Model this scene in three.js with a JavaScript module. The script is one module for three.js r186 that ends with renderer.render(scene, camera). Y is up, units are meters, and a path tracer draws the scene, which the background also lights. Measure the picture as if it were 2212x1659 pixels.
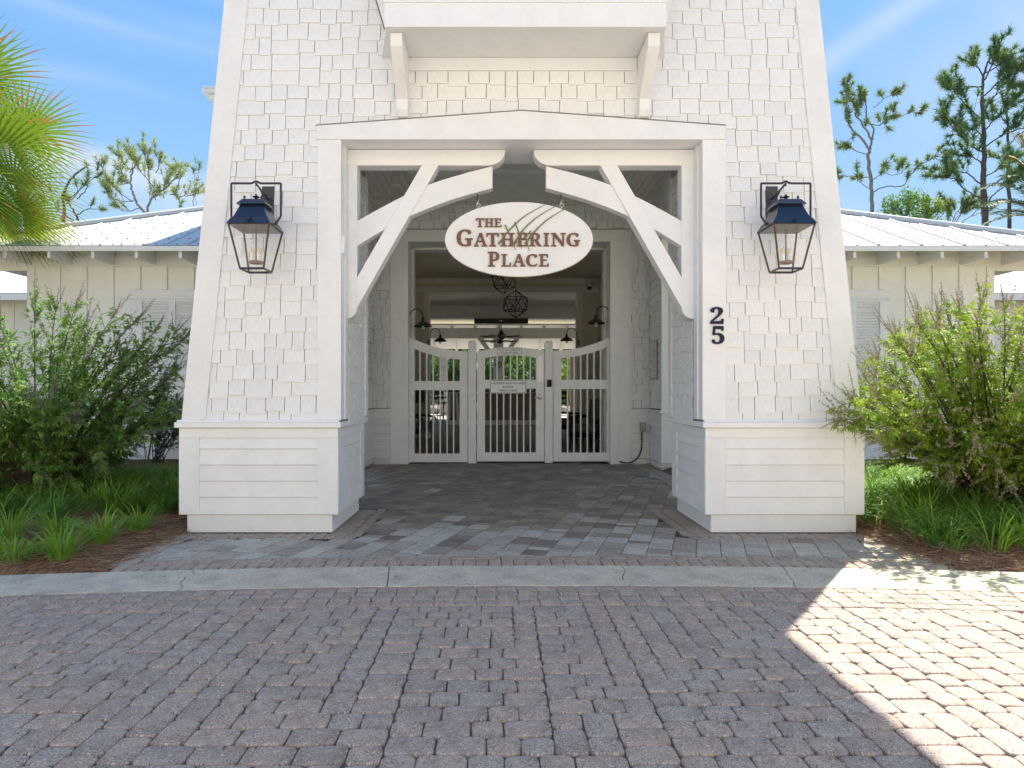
import * as THREE from 'three';
import { mergeGeometries } from 'three/addons/utils/BufferGeometryUtils.js';
import { RoundedBoxGeometry } from 'three/addons/geometries/RoundedBoxGeometry.js';
import { TextGeometry } from 'three/addons/geometries/TextGeometry.js';
import { FontLoader } from 'three/addons/loaders/FontLoader.js';

// ------------------------------------------------------------------ camera, sky, sun, exposure
const scene = new THREE.Scene();
const CX = -0.1725, CY = 1.1, CZ = 5.18;                 // the lens; the tower's front face is z = 0, its axis x = 0
const camera = new THREE.PerspectiveCamera(59.89, 4 / 3, 0.05, 900);
camera.position.set(CX, CY, CZ);
camera.lookAt(CX, CY, -10);
camera.setViewOffset(2212, 1659, 27, -17.5, 2212, 1659);  // a slightly shifted lens
camera.updateProjectionMatrix();
const EXPOSURE = 3.5;
const renderer = new THREE.WebGLRenderer({ antialias: true });
renderer.toneMapping = THREE.LinearToneMapping;
renderer.toneMappingExposure = EXPOSURE;
renderer.shadowMap.enabled = true;
const SUN = new THREE.Vector3(0.3075, 1, -0.55).normalize();
const sun = new THREE.DirectionalLight(new THREE.Color(1, 0.93, 0.80), 3.2);
sun.position.copy(SUN).multiplyScalar(40).add(new THREE.Vector3(0, 0, -4));
sun.target.position.set(0, 0, -4);
sun.castShadow = true;
Object.assign(sun.shadow.camera, { left: -22, right: 22, top: 22, bottom: -22, near: 1, far: 120 });
sun.shadow.mapSize.set(4096, 4096);
scene.add(sun, sun.target);

let seed = 7;
const rnd = () => { seed = (seed + 0x6d2b79f5) | 0; let t = Math.imul(seed ^ (seed >>> 15), 1 | seed); t = (t + Math.imul(t ^ (t >>> 7), 61 | t)) ^ t; return ((t ^ (t >>> 14)) >>> 0) / 4294967296; };
const rr = (a, b) => a + (b - a) * rnd(), pick = (a) => a[Math.floor(rnd() * a.length)];
const clamp = (x, a, b) => Math.min(b, Math.max(a, x)), mix = (a, b, t) => a + (b - a) * t, sstep = (a, b, x) => { const t = clamp((x - a) / (b - a), 0, 1); return t * t * (3 - 2 * t); };
const hash = (x, y, s) => { let h = Math.imul(x, 374761393) + Math.imul(y, 668265263) + Math.imul(s, 974634777); h = Math.imul(h ^ (h >>> 13), 1274126177); return ((h ^ (h >>> 16)) >>> 0) / 4294967296; };
function vnoise(x, y, per, s) {                            // value noise that repeats after per cells
  const xi = Math.floor(x), yi = Math.floor(y), fx = x - xi, fy = y - yi, u = fx * fx * (3 - 2 * fx), v = fy * fy * (3 - 2 * fy);
  const w = (a) => ((a % per) + per) % per;
  return mix(mix(hash(w(xi), w(yi), s), hash(w(xi + 1), w(yi), s), u), mix(hash(w(xi), w(yi + 1), s), hash(w(xi + 1), w(yi + 1), s), u), v);
}
const fbm = (u, v, f, s, n = 4) => { let t = 0, a = 0.5, k = 0; for (let i = 0; i < n; i++) { t += a * vnoise(u * f, v * f, f, s + i); k += a; f *= 2; a *= 0.5; } return t / k; };

{ // clear blue sky with thin streaks of cirrus
  const W = 1024, H = 512, data = new Float32Array(W * H * 4);
  const n2 = (x, y, s) => { let t = 0, a = 0.5; for (let i = 0; i < 5; i++) { t += a * vnoise(x, y, 4096, s + i); x *= 2.03; y *= 2.03; a *= 0.5; } return t; };
  const A = new THREE.Vector3(0.46, 0.475, -1).normalize(), B = new THREE.Vector3(0.69, 0.63, -1).normalize(), N = new THREE.Vector3().crossVectors(A, B).normalize(), D = new THREE.Vector3();   // one long thin streak
  for (let j = 0; j < H; j++) for (let i = 0; i < W; i++) {
    const phi = (i + 0.5) / W * 2 * Math.PI - Math.PI, th = ((j + 0.5) / H - 0.5) * Math.PI;
    const x = Math.cos(th) * Math.cos(phi), y = Math.sin(th), z = Math.cos(th) * Math.sin(phi), e = Math.max(y, 0);
    const hz = Math.pow(1 - e, 3), cs = Math.max(0, x * SUN.x + y * SUN.y + z * SUN.z);
    let c = [mix(0.10, 0.80, hz), mix(0.40, 1.03, hz), mix(0.97, 1.06, hz)];
    const glow = 0.22 * Math.pow(cs, 6) + 0.9 * Math.pow(cs, 60);
    c = [c[0] + glow, c[1] + glow, c[2] + glow * 0.9];
    if (y > 0.02) {
      const px = x / (y + 0.12), pz = z / (y + 0.12), q = 0.75, a = px * Math.cos(q) - pz * Math.sin(q), b = px * Math.sin(q) + pz * Math.cos(q);
      const warp = n2(px * 0.5 + 40, pz * 0.5 + 40, 3) * 2.2;
      const st = n2(a * 0.42 + 90 + warp * 0.3, b * 2.1 + 60 + warp, 11), big = n2(px * 0.32 + 20, pz * 0.32 + 77, 23);
      const cl = sstep(0.42, 0.8, st) * sstep(0.3, 0.6, big) * sstep(0.02, 0.16, y) * 0.8;
      D.set(x, y, z); const off = D.dot(N) + 0.012 * (n2(px * 3 + 70, pz * 3 + 70, 41) - 0.5), run = D.dot(A.clone().add(B).normalize()), streak = 0.42 * Math.exp(-off * off / 0.00022) * sstep(0.9, 0.985, run) * (0.55 + 0.45 * n2(px * 5 + 30, pz * 5 + 30, 47));
      for (let k = 0; k < 3; k++) c[k] = mix(c[k], 1.03, streak);
      for (let k = 0; k < 3; k++) c[k] = mix(c[k], [1.0, 1.02, 1.05][k], cl);
    }
    if (y < 0) c = [0.40, 0.39, 0.36];
    data.set([c[0] / EXPOSURE, c[1] / EXPOSURE, c[2] / EXPOSURE, 1], (j * W + i) * 4);
  }
  const sky = new THREE.DataTexture(data, W, H, THREE.RGBAFormat, THREE.FloatType);
  sky.mapping = THREE.EquirectangularReflectionMapping; sky.magFilter = THREE.LinearFilter; sky.wrapS = THREE.RepeatWrapping; sky.needsUpdate = true;
  scene.background = sky; scene.environment = sky;
}

// ------------------------------------------------------------------ helpers
const F = 1440, VX = 1079, VY = 847;                      // the focal length and the vanishing point the measurements were taken with
const wx = (x, d) => CX + (x - VX) * d / F, wy = (y, d) => CY - (y - VY) * d / F, wz = (d) => CZ - d;
const V = (x, y, z) => new THREE.Vector3(x, y, z), at = (x, y, d) => V(wx(x, d), wy(y, d), wz(d));
const used = new Map();
function numbered(n) { const k = used.get(n) ?? 0; used.set(n, k + 1); return k ? n + '_' + String(k).padStart(3, '0') : n; }
function finish(o) { o.traverse((m) => { if (m.isMesh) { m.castShadow = true; m.receiveShadow = true; } }); return o; }
function thing(name, label, category, pos = [0, 0, 0], group) {
  const o = new THREE.Group(); o.name = numbered(name); o.position.set(...pos); o.userData = { label, category };
  if (group) o.userData.group = group;
  scene.add(o); return o;
}
function plain(g) { const n = g.index ? g.toNonIndexed() : g; for (const k of Object.keys(n.attributes)) if (!['position', 'normal', 'uv'].includes(k)) n.deleteAttribute(k); return n; }
function metric(g) {                                       // uv in metres from the face's direction
  const p = g.attributes.position, n = g.attributes.normal, uv = new Float32Array(p.count * 2);
  for (let i = 0; i < p.count; i++) {
    const a = Math.abs(n.getX(i)), b = Math.abs(n.getY(i)), c = Math.abs(n.getZ(i)), x = p.getX(i), y = p.getY(i), z = p.getZ(i);
    const [u, v] = b >= a && b >= c ? [x, z] : a >= c ? [z, y] : [x, y];
    uv[i * 2] = u; uv[i * 2 + 1] = v;
  }
  g.setAttribute('uv', new THREE.BufferAttribute(uv, 2)); return g;
}
const join = (list) => list.length === 1 ? plain(list[0]) : mergeGeometries(list.map(plain));
function part(parent, name, geo, mat, label) {
  const g = Array.isArray(geo) ? metric(join(geo)) : geo;
  const m = new THREE.Mesh(g, mat); m.name = name; if (label) m.userData.label = label;
  m.castShadow = m.receiveShadow = true; parent.add(m); return m;
}
function whole(name, label, category, geo, mat, group) { const m = part(scene, numbered(name), geo, mat); m.userData = { label, category }; if (group) m.userData.group = group; return m; }
function struct(name, geo, mat) { const m = part(scene, name, geo, mat); m.userData.kind = 'structure'; return m; }
function sub(parent, name, pos) { const g = new THREE.Group(); g.name = name; if (pos) g.position.set(...pos); parent.add(g); return g; }
function bx(x0, x1, y0, y1, z0, z1, r = 0.004) {
  const w = Math.abs(x1 - x0), h = Math.abs(y1 - y0), d = Math.abs(z1 - z0); r = Math.min(r, w / 3, h / 3, d / 3);
  const g = r > 0.0008 ? new RoundedBoxGeometry(w, h, d, 1, r) : new THREE.BoxGeometry(w, h, d);
  return plain(g).translate((x0 + x1) / 2, (y0 + y1) / 2, (z0 + z1) / 2);
}
function prism(pts, z0, z1, holes = [], bevel = 0) {       // outline in x, y pushed along z
  const s = new THREE.Shape(pts.map((p) => new THREE.Vector2(p[0], p[1])));
  for (const h of holes) s.holes.push(new THREE.Path(h.map((p) => new THREE.Vector2(p[0], p[1]))));
  const g = new THREE.ExtrudeGeometry(s, { depth: z1 - z0 - 2 * bevel, bevelEnabled: bevel > 0, bevelSize: bevel, bevelThickness: bevel, bevelOffset: -bevel, bevelSegments: 1, curveSegments: 10 });
  return plain(g).translate(0, 0, z0 + bevel);
}
const sideways = (pts, x0, x1, bevel = 0) => prism(pts.map(([z, y]) => [-z, y]), x0, x1, [], bevel).rotateY(Math.PI / 2);   // outline in z, y pushed along x
function tube(pts, r, seg = 24, rad = 8) { return plain(new THREE.TubeGeometry(new THREE.CatmullRomCurve3(pts), seg, r, rad)); }
function bar(a, b, ra, rb = ra, rad = 6) {
  const d = b.clone().sub(a), g = new THREE.CylinderGeometry(rb, ra, d.length(), rad); g.translate(0, d.length() / 2, 0);
  g.applyQuaternion(new THREE.Quaternion().setFromUnitVectors(V(0, 1, 0), d.normalize())); return plain(g).translate(a.x, a.y, a.z);
}
function limb(pts, r0, r1, rad = 6) { const out = []; for (let i = 0; i + 1 < pts.length; i++) out.push(bar(pts[i], pts[i + 1], mix(r0, r1, i / (pts.length - 1)), mix(r0, r1, (i + 1) / (pts.length - 1)), rad)); return out; }
class Soup {                                               // loose triangles: leaves, blades, needles
  constructor() { this.p = []; this.c = null; }
  tri(a, b, c) { this.p.push(a.x, a.y, a.z, b.x, b.y, b.z, c.x, c.y, c.z); }
  quad(a, b, c, d) { this.tri(a, b, c); this.tri(a, c, d); }
  geo() { const g = new THREE.BufferGeometry(); g.setAttribute('position', new THREE.Float32BufferAttribute(this.p, 3)); g.computeVertexNormals(); return metric(g); }
}
const lathe = (pts, n = 16) => plain(new THREE.LatheGeometry(pts.map((p) => new THREE.Vector2(p[0], p[1])), n));

// ------------------------------------------------------------------ textures and materials
const enc = (x) => { x = clamp(x, 0, 1); return Math.round(255 * (x <= 0.0031308 ? 12.92 * x : 1.055 * Math.pow(x, 1 / 2.4) - 0.055)); };
function tex(n, metres, fn) {
  const data = new Uint8Array(n * n * 4);
  for (let j = 0; j < n; j++) for (let i = 0; i < n; i++) { const c = fn(i / n, j / n, i, j), o = (j * n + i) * 4; for (let k = 0; k < 3; k++) data[o + k] = enc(c[k]); data[o + 3] = 255; }
  const t = new THREE.DataTexture(data, n, n, THREE.RGBAFormat); t.colorSpace = THREE.SRGBColorSpace; t.wrapS = t.wrapT = THREE.RepeatWrapping; t.magFilter = THREE.LinearFilter; t.repeat.set(1 / metres, 1 / metres); t.needsUpdate = true; return t;
}
function bumpTex(n, metres, fn) { const t = tex(n, metres, (u, v, i, j) => { const x = fn(u, v, i, j); return [x, x, x]; }); t.colorSpace = THREE.NoColorSpace; return t; }
const grey = (x) => [x, x, x];
function speckle(n, metres, amount, base, seed0, bright = 1, dark = 0.35) {
  const spots = new Float32Array(n * n).fill(NaN); let s = seed; seed = seed0;
  for (let k = 0; k < amount; k++) {
    const x = rnd() * n, y = rnd() * n, r = rr(1.0, 3.6) * (rnd() < 0.12 ? 1.5 : 1), t = rnd() < 0.62 ? bright * rr(0.75, 1) : dark * rr(0.6, 1.3), el = rr(0.6, 1.5), an = rnd() * 3;
    for (let j = -5; j <= 5; j++) for (let i = -5; i <= 5; i++) { const u = i * Math.cos(an) + j * Math.sin(an), v = -i * Math.sin(an) + j * Math.cos(an); if (u * u * el + v * v / el < r * r) spots[((Math.round(y + j) + n) % n) * n + (Math.round(x + i) + n) % n] = t; }
  }
  seed = s;
  return tex(n, metres, (u, v, i, j) => { const f = base * (0.55 + 0.55 * fbm(u, v, 10, seed0) + 0.35 * (fbm(u, v, 120, seed0 + 9, 2) - 0.5)), q = spots[j * n + i]; return grey(Number.isNaN(q) ? f : mix(f, q, 0.92)); });
}
const T = {
  paint: tex(512, 0.9, (u, v) => grey(0.9 + 0.1 * fbm(u, v, 5, 31) - 0.05 * Math.pow(fbm(u, v, 24, 35, 2), 3) - 0.05 * (vnoise(u * 140, v * 9, 140, 41) > 0.86 ? 1 : 0) * fbm(u, v, 6, 45))),
  paintBump: bumpTex(512, 0.6, (u, v) => 0.5 + 0.5 * (vnoise(u * 120, v * 8, 8 * 15, 51) - 0.5) + 0.3 * (fbm(u, v, 40, 55, 2) - 0.5)),
  paver: speckle(1024, 0.62, 11000, 0.6, 101, 1, 0.2),
  paverBump: bumpTex(512, 0.3, (u, v) => 0.35 * fbm(u, v, 12, 61, 3) + 0.65 * vnoise(u * 130, v * 130, 130, 65)),
  slab: tex(512, 0.5, (u, v) => grey(0.42 + 0.5 * fbm(u, v * 1, 6, 71) + 0.28 * (vnoise(u * 8, v * 90, 90, 75) - 0.5) + 0.3 * (vnoise(u * 170, v * 170, 170, 77) - 0.5))),
  concrete: speckle(1024, 1.1, 5000, 0.86, 131, 1, 0.45),
  mulch: tex(512, 0.8, (u, v) => { const f = fbm(u, v, 8, 81), g = vnoise(u * 70 + 6 * f, v * 18 + 9 * f, 1024, 85); return [mix(0.25, 1, g * f), mix(0.22, 0.95, g * f), mix(0.2, 0.85, g * f)]; }),
  bark: tex(256, 0.7, (u, v) => grey(0.35 + 0.8 * fbm(u, v, 6, 91) * (0.4 + 0.6 * vnoise(u * 40, v * 10, 40, 95)))),
  lawn: tex(512, 3, (u, v) => grey(0.4 + 0.9 * fbm(u, v, 12, 111) * (0.5 + 0.5 * vnoise(u * 150, v * 150, 150, 115)))),
  cloth: tex(128, 0.16, (u, v) => { const x = Math.abs(((u * 4) % 1) - 0.5), y = Math.abs(((v * 2) % 1) - 0.5), d = x * 1.6 + y; return grey(d < 0.28 ? 0.12 : d < 0.5 ? 0.75 : d < 0.62 ? 0.2 : 0.62); }),
};
const M = (color, roughness = 0.6, o = {}) => new THREE.MeshStandardMaterial({ color: new THREE.Color().setRGB(...color), roughness, ...o });
const P = (color, roughness, o) => new THREE.MeshPhysicalMaterial({ color: new THREE.Color().setRGB(...color), roughness, ...o });
const painted = (c, r = 0.5) => M(c, r, { map: T.paint, bumpMap: T.paintBump, bumpScale: 0.0006 });
const white = painted([0.88, 0.888, 0.90]), whites = [white, painted([0.86, 0.867, 0.88]), painted([0.89, 0.895, 0.90], 0.55), painted([0.87, 0.874, 0.878], 0.6), painted([0.84, 0.85, 0.868])];
const cream = painted([0.92, 0.91, 0.87]), interior = painted([0.82, 0.775, 0.64], 0.6), ceilPaint = painted([0.84, 0.82, 0.77], 0.6), blueGrey = painted([0.80, 0.84, 0.87]);
const plinthMat = M([0.86, 0.865, 0.87], 0.8, { map: T.paint, bumpMap: T.paverBump, bumpScale: 0.003 });
const black = P([0.012, 0.012, 0.013], 0.4, { clearcoat: 0.3 }), navy = P([0.008, 0.013, 0.035], 0.36, { clearcoat: 0.4, clearcoatRoughness: 0.2 }), navyMatt = P([0.012, 0.02, 0.055], 0.6, { specularIntensity: 0.5 });
const brownMetal = M([0.075, 0.05, 0.038], 0.45), steel = M([0.55, 0.55, 0.56], 0.32, { metalness: 0.9 }), plate = M([0.62, 0.63, 0.65], 0.4, { metalness: 0.65 });
const glass = P([1, 1, 1], 0.02, { transmission: 1, thickness: 0, ior: 1.45 }), opal = P([0.9, 0.9, 0.86], 0.3, { transmission: 0.4, thickness: 0 });
const roofMetal = M([0.56, 0.57, 0.58], 0.45, { map: T.paint }), darkLine = M([0.05, 0.045, 0.04], 0.8);
const leafMat = (c, t = 0.35, r = 0.6) => P(c, Math.max(r, 0.6), { specularIntensity: 0.35, transmission: t, thickness: 0, side: THREE.DoubleSide });
const barkMat = M([0.16, 0.12, 0.095], 0.95, { map: T.bark, bumpMap: T.bark, bumpScale: 0.01 }), greyBark = M([0.36, 0.31, 0.28], 0.95, { map: T.bark, bumpMap: T.bark, bumpScale: 0.01 });

// ------------------------------------------------------------------ ground, road, kerb, paving
const AX = 0.2, AZ = 0.956 + 25, RB = 25, RF = 24.57;       // the kerb is an arc round a point far behind the lens
const arc = (r, x) => AZ - Math.sqrt(r * r - (x - AX) * (x - AX));
const rad = (x, z) => Math.hypot(x - AX, z - AZ);
const flat = (pts, y0, y1, bevel = 0) => prism(pts.map(([x, z]) => [x, -z]), y0, y1, [], bevel).rotateX(-Math.PI / 2);
struct('ground', [new THREE.PlaneGeometry(1400, 1400).rotateX(-Math.PI / 2).translate(0, -0.09, 0)], M([0.11, 0.12, 0.05], 1, { map: T.lawn }));
function slab(w, h, y0, y1, bev, jit, s) {                  // a tumbled paver: rounded outline, eased top edge
  const c = Math.min(w, h) * (jit ? 0.2 : 0.06), ring = [];
  for (const [sx, sz, a0] of [[1, 1, 0], [-1, 1, 1], [-1, -1, 2], [1, -1, 3]]) for (let k = 0; k < 3; k++) {
    const a = (a0 + k / 2) * Math.PI / 2; ring.push([sx * (w / 2 - c) + c * Math.cos(a) + (hash(ring.length, s, 3) - 0.5) * jit, sz * (h / 2 - c) + c * Math.sin(a) + (hash(ring.length, s, 5) - 0.5) * jit]);
  }
  const n = ring.length, p = [], uv = [], idx = [], ou = hash(s, 1, 9) * 5, ov = hash(s, 2, 9) * 5, add = (x, y, z) => { p.push(x, y, z); uv.push(x + ou, z + ov + y); };
  for (const [x, z] of ring) add(x, y0, z);
  for (const [x, z] of ring) add(x * (1 - bev * 0.2 / w), y1 - bev, z * (1 - bev * 0.2 / h));
  for (const [x, z] of ring) add(x * (1 - 1.5 * bev / w), y1 - bev * 0.3, z * (1 - 1.5 * bev / h));
  for (const [x, z] of ring) add(x * (1 - 4 * bev / w), y1, z * (1 - 4 * bev / h));
  add(0, y1 + (jit ? 0.0012 : 0), 0);
  for (let r = 0; r < 3; r++) for (let i = 0; i < n; i++) { const j = (i + 1) % n, a = r * n + i, b = r * n + j; idx.push(a, a + n, b, b, a + n, b + n); }
  for (let i = 0; i < n; i++) idx.push(3 * n + i, 4 * n, 3 * n + (i + 1) % n);
  const g = new THREE.BufferGeometry(); g.setAttribute('position', new THREE.Float32BufferAttribute(p, 3)); g.setAttribute('uv', new THREE.Float32BufferAttribute(uv, 2)); g.setIndex(idx); g.computeVertexNormals();
  return plain(g);
}
const paverTones = [[0.30, 0.265, 0.265], [0.34, 0.295, 0.285], [0.275, 0.265, 0.275], [0.36, 0.30, 0.28], [0.30, 0.30, 0.305], [0.25, 0.235, 0.245], [0.33, 0.275, 0.26]].map((c) => M([c[0] * 1.1 + 0.365, c[1] * 1.1 + 0.262, c[2] * 1.1 + 0.18], 0.85, { map: T.paver, bumpMap: T.paverBump, bumpScale: 0.0035 }));
const brickTones = [[0.36, 0.30, 0.28], [0.33, 0.29, 0.28], [0.39, 0.33, 0.30], [0.34, 0.27, 0.25]].map((c) => M([c[0] * 0.9 + 0.38, c[1] * 0.9 + 0.29, c[2] * 0.9 + 0.2], 0.85, { map: T.paver, bumpMap: T.paverBump, bumpScale: 0.002 }));
function lay(parent, name, list, mats, keep, restName) {    // list: {g, mat, x, y, z, turn, d}; the nearest as pieces of their own, the others joined
  list.sort((a, b) => a.d - b.d);
  const rest = new Map();
  list.forEach((q, i) => {
    if (i < keep) { const m = part(parent, name, q.g, q.mat); m.position.set(q.x, q.y, q.z); m.rotation.set(q.rx ?? 0, q.turn ?? 0, q.rz ?? 0); return; }
    if (!rest.has(q.mat)) rest.set(q.mat, []);
    rest.get(q.mat).push(q.g.clone().applyMatrix4(new THREE.Matrix4().compose(V(q.x, q.y, q.z), new THREE.Quaternion().setFromEuler(new THREE.Euler(q.rx ?? 0, q.turn ?? 0, q.rz ?? 0)), V(1, 1, 1))));
  });
  for (const [mat, gs] of rest) { const m = part(parent, restName, mergeGeometries(gs), mat); m.userData.kind = 'stuff'; }
}
{ // the road of tumbled pavers
  const road = new THREE.Group(); road.name = 'road'; road.userData.kind = 'structure'; scene.add(road);
  const edge = []; for (let x = -14; x <= 14.01; x += 1) edge.push([x, arc(RF, x) + 0.01]);
  part(road, 'far_paving', metric(flat([[-14, 5.9], [14, 5.9], [16, 30], [-16, 30]], -0.05, -0.003)), M([0.74, 0.67, 0.58], 0.9, { map: T.concrete }));
  part(road, 'joint_sand', metric(flat([...edge, [14, 30], [-14, 30]], -0.05, -0.011)), M([0.24, 0.20, 0.175], 1, { map: T.paver, bumpMap: T.paverBump, bumpScale: 0.004 }));
  const U = 0.053, cache = new Map(), list = [];
  const geo = (a, b) => { const v = Math.floor(rnd() * 4), k = a + ',' + b + ',' + v; if (!cache.has(k)) cache.set(k, slab(a - 0.0025, b - 0.0025, -0.012, 0, 0.0045, 0.0055, cache.size + 5)); return cache.get(k); };
  const put = (a, b, x, z, turn = 0) => list.push({ g: geo(a, b), mat: pick(paverTones), x, y: rr(-0.002, 0.002), z, turn: turn + rr(-0.012, 0.012), rx: rr(-0.012, 0.012), rz: rr(-0.012, 0.012), d: Math.hypot(x - CX, z - CZ) });
  const r0 = RF - 4 * 0.084 - 0.008;
  for (let k = 0; k < 4; k++) for (let s = -46; s <= 46; s++) { const r = RF - 0.001 - (k + 0.5) * 0.084, a = (s + (k % 2 ? 0.06 : 0)) * 0.111 / r; put(0.111, 0.084, AX + Math.sin(a) * r, AZ - Math.cos(a) * r, -a); }
  const nx = 190, nz = 96, x0 = -nx / 2 * U, z0 = 1.3, cells = new Uint32Array(nx * nz); let piece = 0;
  const joint = (i, j) => i <= 0 || i >= nx || j < 0 || cells[j * nx + i - 1] !== cells[j * nx + i];
  const free = (i, j, a, b) => { if (i + a > nx || j + b > nz) return false; for (let y = j; y < j + b; y++) for (let x = i; x < i + a; x++) if (cells[y * nx + x]) return false; return true; };
  for (let j = 0; j < nz; j++) for (let i = 0; i < nx; i++) {
    if (cells[j * nx + i]) continue;
    let run = 0; while (i + run < nx && !cells[j * nx + i + run] && run < 6) run++;
    let opts = [[2, 2], [2, 2], [2, 3], [3, 2], [3, 2], [3, 2], [3, 2]].filter(([a, b]) => a <= run && run - a !== 1 && free(i, j, a, b));
    if (!opts.length) opts = [[2, 2], [3, 2], [1, 3], [1, 2], [1, 1]].filter(([a, b]) => free(i, j, a, b)).slice(0, 1);
    const cost = ([a, b]) => (joint(i + a, j - 1) ? 2.2 : 0) + (b === 3 ? 0.4 : 0) + rnd() * 1.6 + (i > 0 && joint(i, j - 1) && cells[(j + b - 1) * nx + i - 1] && cells[(j + b) * nx + i - 1] !== cells[(j + b - 1) * nx + i - 1] ? 0.8 : 0);
    const [a, b] = opts.map((q) => [cost(q), q]).sort((p, q) => p[0] - q[0])[0][1]; piece++;
    for (let y = j; y < j + b; y++) for (let x = i; x < i + a; x++) cells[y * nx + x] = piece;
    const x = x0 + (i + a / 2) * U, z = z0 + (j + b / 2) * U;
    const q = rad(x, z); if (q < r0 + 0.075) { put(a * U, b * U, x, z); if (q > r0 - 0.09) { list.at(-1).y = -0.006; list.at(-1).rx = list.at(-1).rz = 0; } }
  }
  lay(road, 'paver', list, paverTones, 300, 'paver_field');
}
{ // flush concrete kerb, broken by joints and cracks
  const kerb = new THREE.Group(); kerb.name = 'kerb'; kerb.userData.kind = 'structure'; scene.add(kerb);
  const mat = M([0.72, 0.64, 0.52], 0.85, { map: T.concrete, bumpMap: T.paverBump, bumpScale: 0.0025 });
  const cuts = [[-13, -13, 0], [-4.9, -4.8, 0], [-2.067, -1.95, 0.03], [-0.867, -0.81, 0.003], [0.596, 0.565, 0.022], [1.61, 1.5, 0.008], [4.6, 4.4, 0], [13, 13, 0]];
  const line = ([b, f, j], k) => Array.from({ length: 9 }, (_, i) => { const t = i / 8, x = mix(b, f, t) + (i && i < 8 ? (hash(i, k, 17) - 0.5) * 2 * j : 0); return [x, arc(mix(RB, RF, t), x)]; });
  for (let k = 0; k + 1 < cuts.length; k++) {
    const l = line(cuts[k], k).map(([x, z]) => [x + 0.0028, z]), r = line(cuts[k + 1], k + 1).map(([x, z]) => [x - 0.0028, z]);
    const top = [], bot = []; for (let i = 1; i < 12; i++) { const xb = mix(l[0][0], r[0][0], i / 12), xf = mix(l[8][0], r[8][0], i / 12); top.push([xb, arc(RB, xb)]); bot.push([xf, arc(RF, xf)]); }
    part(kerb, 'kerb_stone', metric(flat([...l, ...bot, ...r.reverse(), ...top.reverse()], -0.08, 0.002, 0.002)), mat);
  }
}
const leftEdge = 2.56;
{ // entrance paving: long grey pavers set at an angle, framed in brick
  const g = new THREE.Group(); g.name = 'entrance_paving'; g.userData.kind = 'structure'; scene.add(g);
  part(g, 'joint_sand', [bx(-2.75, 2.75, -0.07, -0.006, -5.3, 0.95, 0)], M([0.13, 0.115, 0.10], 1, { map: T.paver }));
  part(g, 'hall_floor', [bx(-2.6, 2.6, -0.07, -0.004, -10.9, -5.3, 0), bx(-9, 9, -0.07, -0.006, -22.5, -10.9, 0)], M([0.33, 0.26, 0.2], 0.75, { map: T.slab }));
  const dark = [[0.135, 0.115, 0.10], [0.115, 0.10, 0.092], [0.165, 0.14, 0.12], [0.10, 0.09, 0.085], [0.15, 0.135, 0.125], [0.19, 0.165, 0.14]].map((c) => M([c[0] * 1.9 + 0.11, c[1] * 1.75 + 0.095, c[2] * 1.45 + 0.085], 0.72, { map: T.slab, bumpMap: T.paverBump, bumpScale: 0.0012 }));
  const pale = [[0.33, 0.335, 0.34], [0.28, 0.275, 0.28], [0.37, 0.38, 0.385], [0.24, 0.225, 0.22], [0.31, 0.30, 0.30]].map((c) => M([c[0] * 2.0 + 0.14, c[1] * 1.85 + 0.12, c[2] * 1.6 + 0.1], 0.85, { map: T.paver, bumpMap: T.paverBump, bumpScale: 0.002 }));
  const list = [], cw = 0.163, A = 0.30, ca = Math.cos(A), sa = Math.sin(A), geos = new Map();
  const geo = (l) => { const k = l + ',' + Math.floor(rnd() * 4); if (!geos.has(k)) geos.set(k, slab(cw - 0.0035, l - 0.0035, -0.02, 0, 0.0022, 0.0, geos.size + 50)); return geos.get(k); };
  const inside = (x, z) => (Math.abs(x) < 1.27 && z > -5.2 && z < 0.3) || (Math.abs(x) < 2.55 && z > 0.13 && rad(x, z) > RB + 0.16) || (Math.abs(x) < 1.98 && z < -1.02 && z > -5.05);
  for (let c = -40; c < 40; c++) {
    let v = -7.2 + hash(c, 3, 4) * 0.3;
    while (v < 2.4) {
      const l = pick([0.082, 0.163, 0.163, 0.245, 0.245, 0.245]), uu = (c + 0.5) * cw, vv = v + l / 2; v += l;
      const x = uu * ca - vv * sa, z = uu * sa + vv * ca;            // columns lean to the right going in
      if (!inside(x, z)) continue;
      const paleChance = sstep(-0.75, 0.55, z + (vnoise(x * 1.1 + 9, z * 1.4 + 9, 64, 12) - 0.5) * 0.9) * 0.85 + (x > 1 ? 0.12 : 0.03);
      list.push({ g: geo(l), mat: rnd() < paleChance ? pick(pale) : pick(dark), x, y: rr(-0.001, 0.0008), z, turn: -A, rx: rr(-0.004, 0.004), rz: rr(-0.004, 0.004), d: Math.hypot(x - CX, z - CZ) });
    }
  }
  lay(g, 'paving_slab', list, null, 300, 'paving_field');
  const bl = [], bg = [0, 1, 2].map((k) => slab(0.077, 0.163, -0.02, 0.0045, 0.0035, 0.002, 80 + k)), put = (x, z, turn) => bl.push({ g: pick(bg), mat: pick(brickTones), x, y: rr(-0.001, 0.001), z, turn, d: Math.hypot(x - CX, z - CZ) });
  for (let s = -34; s <= 34; s++) { const r = RB + 0.087, a = s * 0.0805 / r, x = AX + Math.sin(a) * r; if (Math.abs(x) < 2.66) put(x, AZ - Math.cos(a) * r, -a); }
  for (let s = -16; s <= 16; s++) { const r = RB + 0.212, a = (s + 0.3) * 0.166 / r, x = AX + Math.sin(a) * r; if (Math.abs(x) < 2.5) put(x, AZ - Math.cos(a) * r, Math.PI / 2 - a); }
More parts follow.
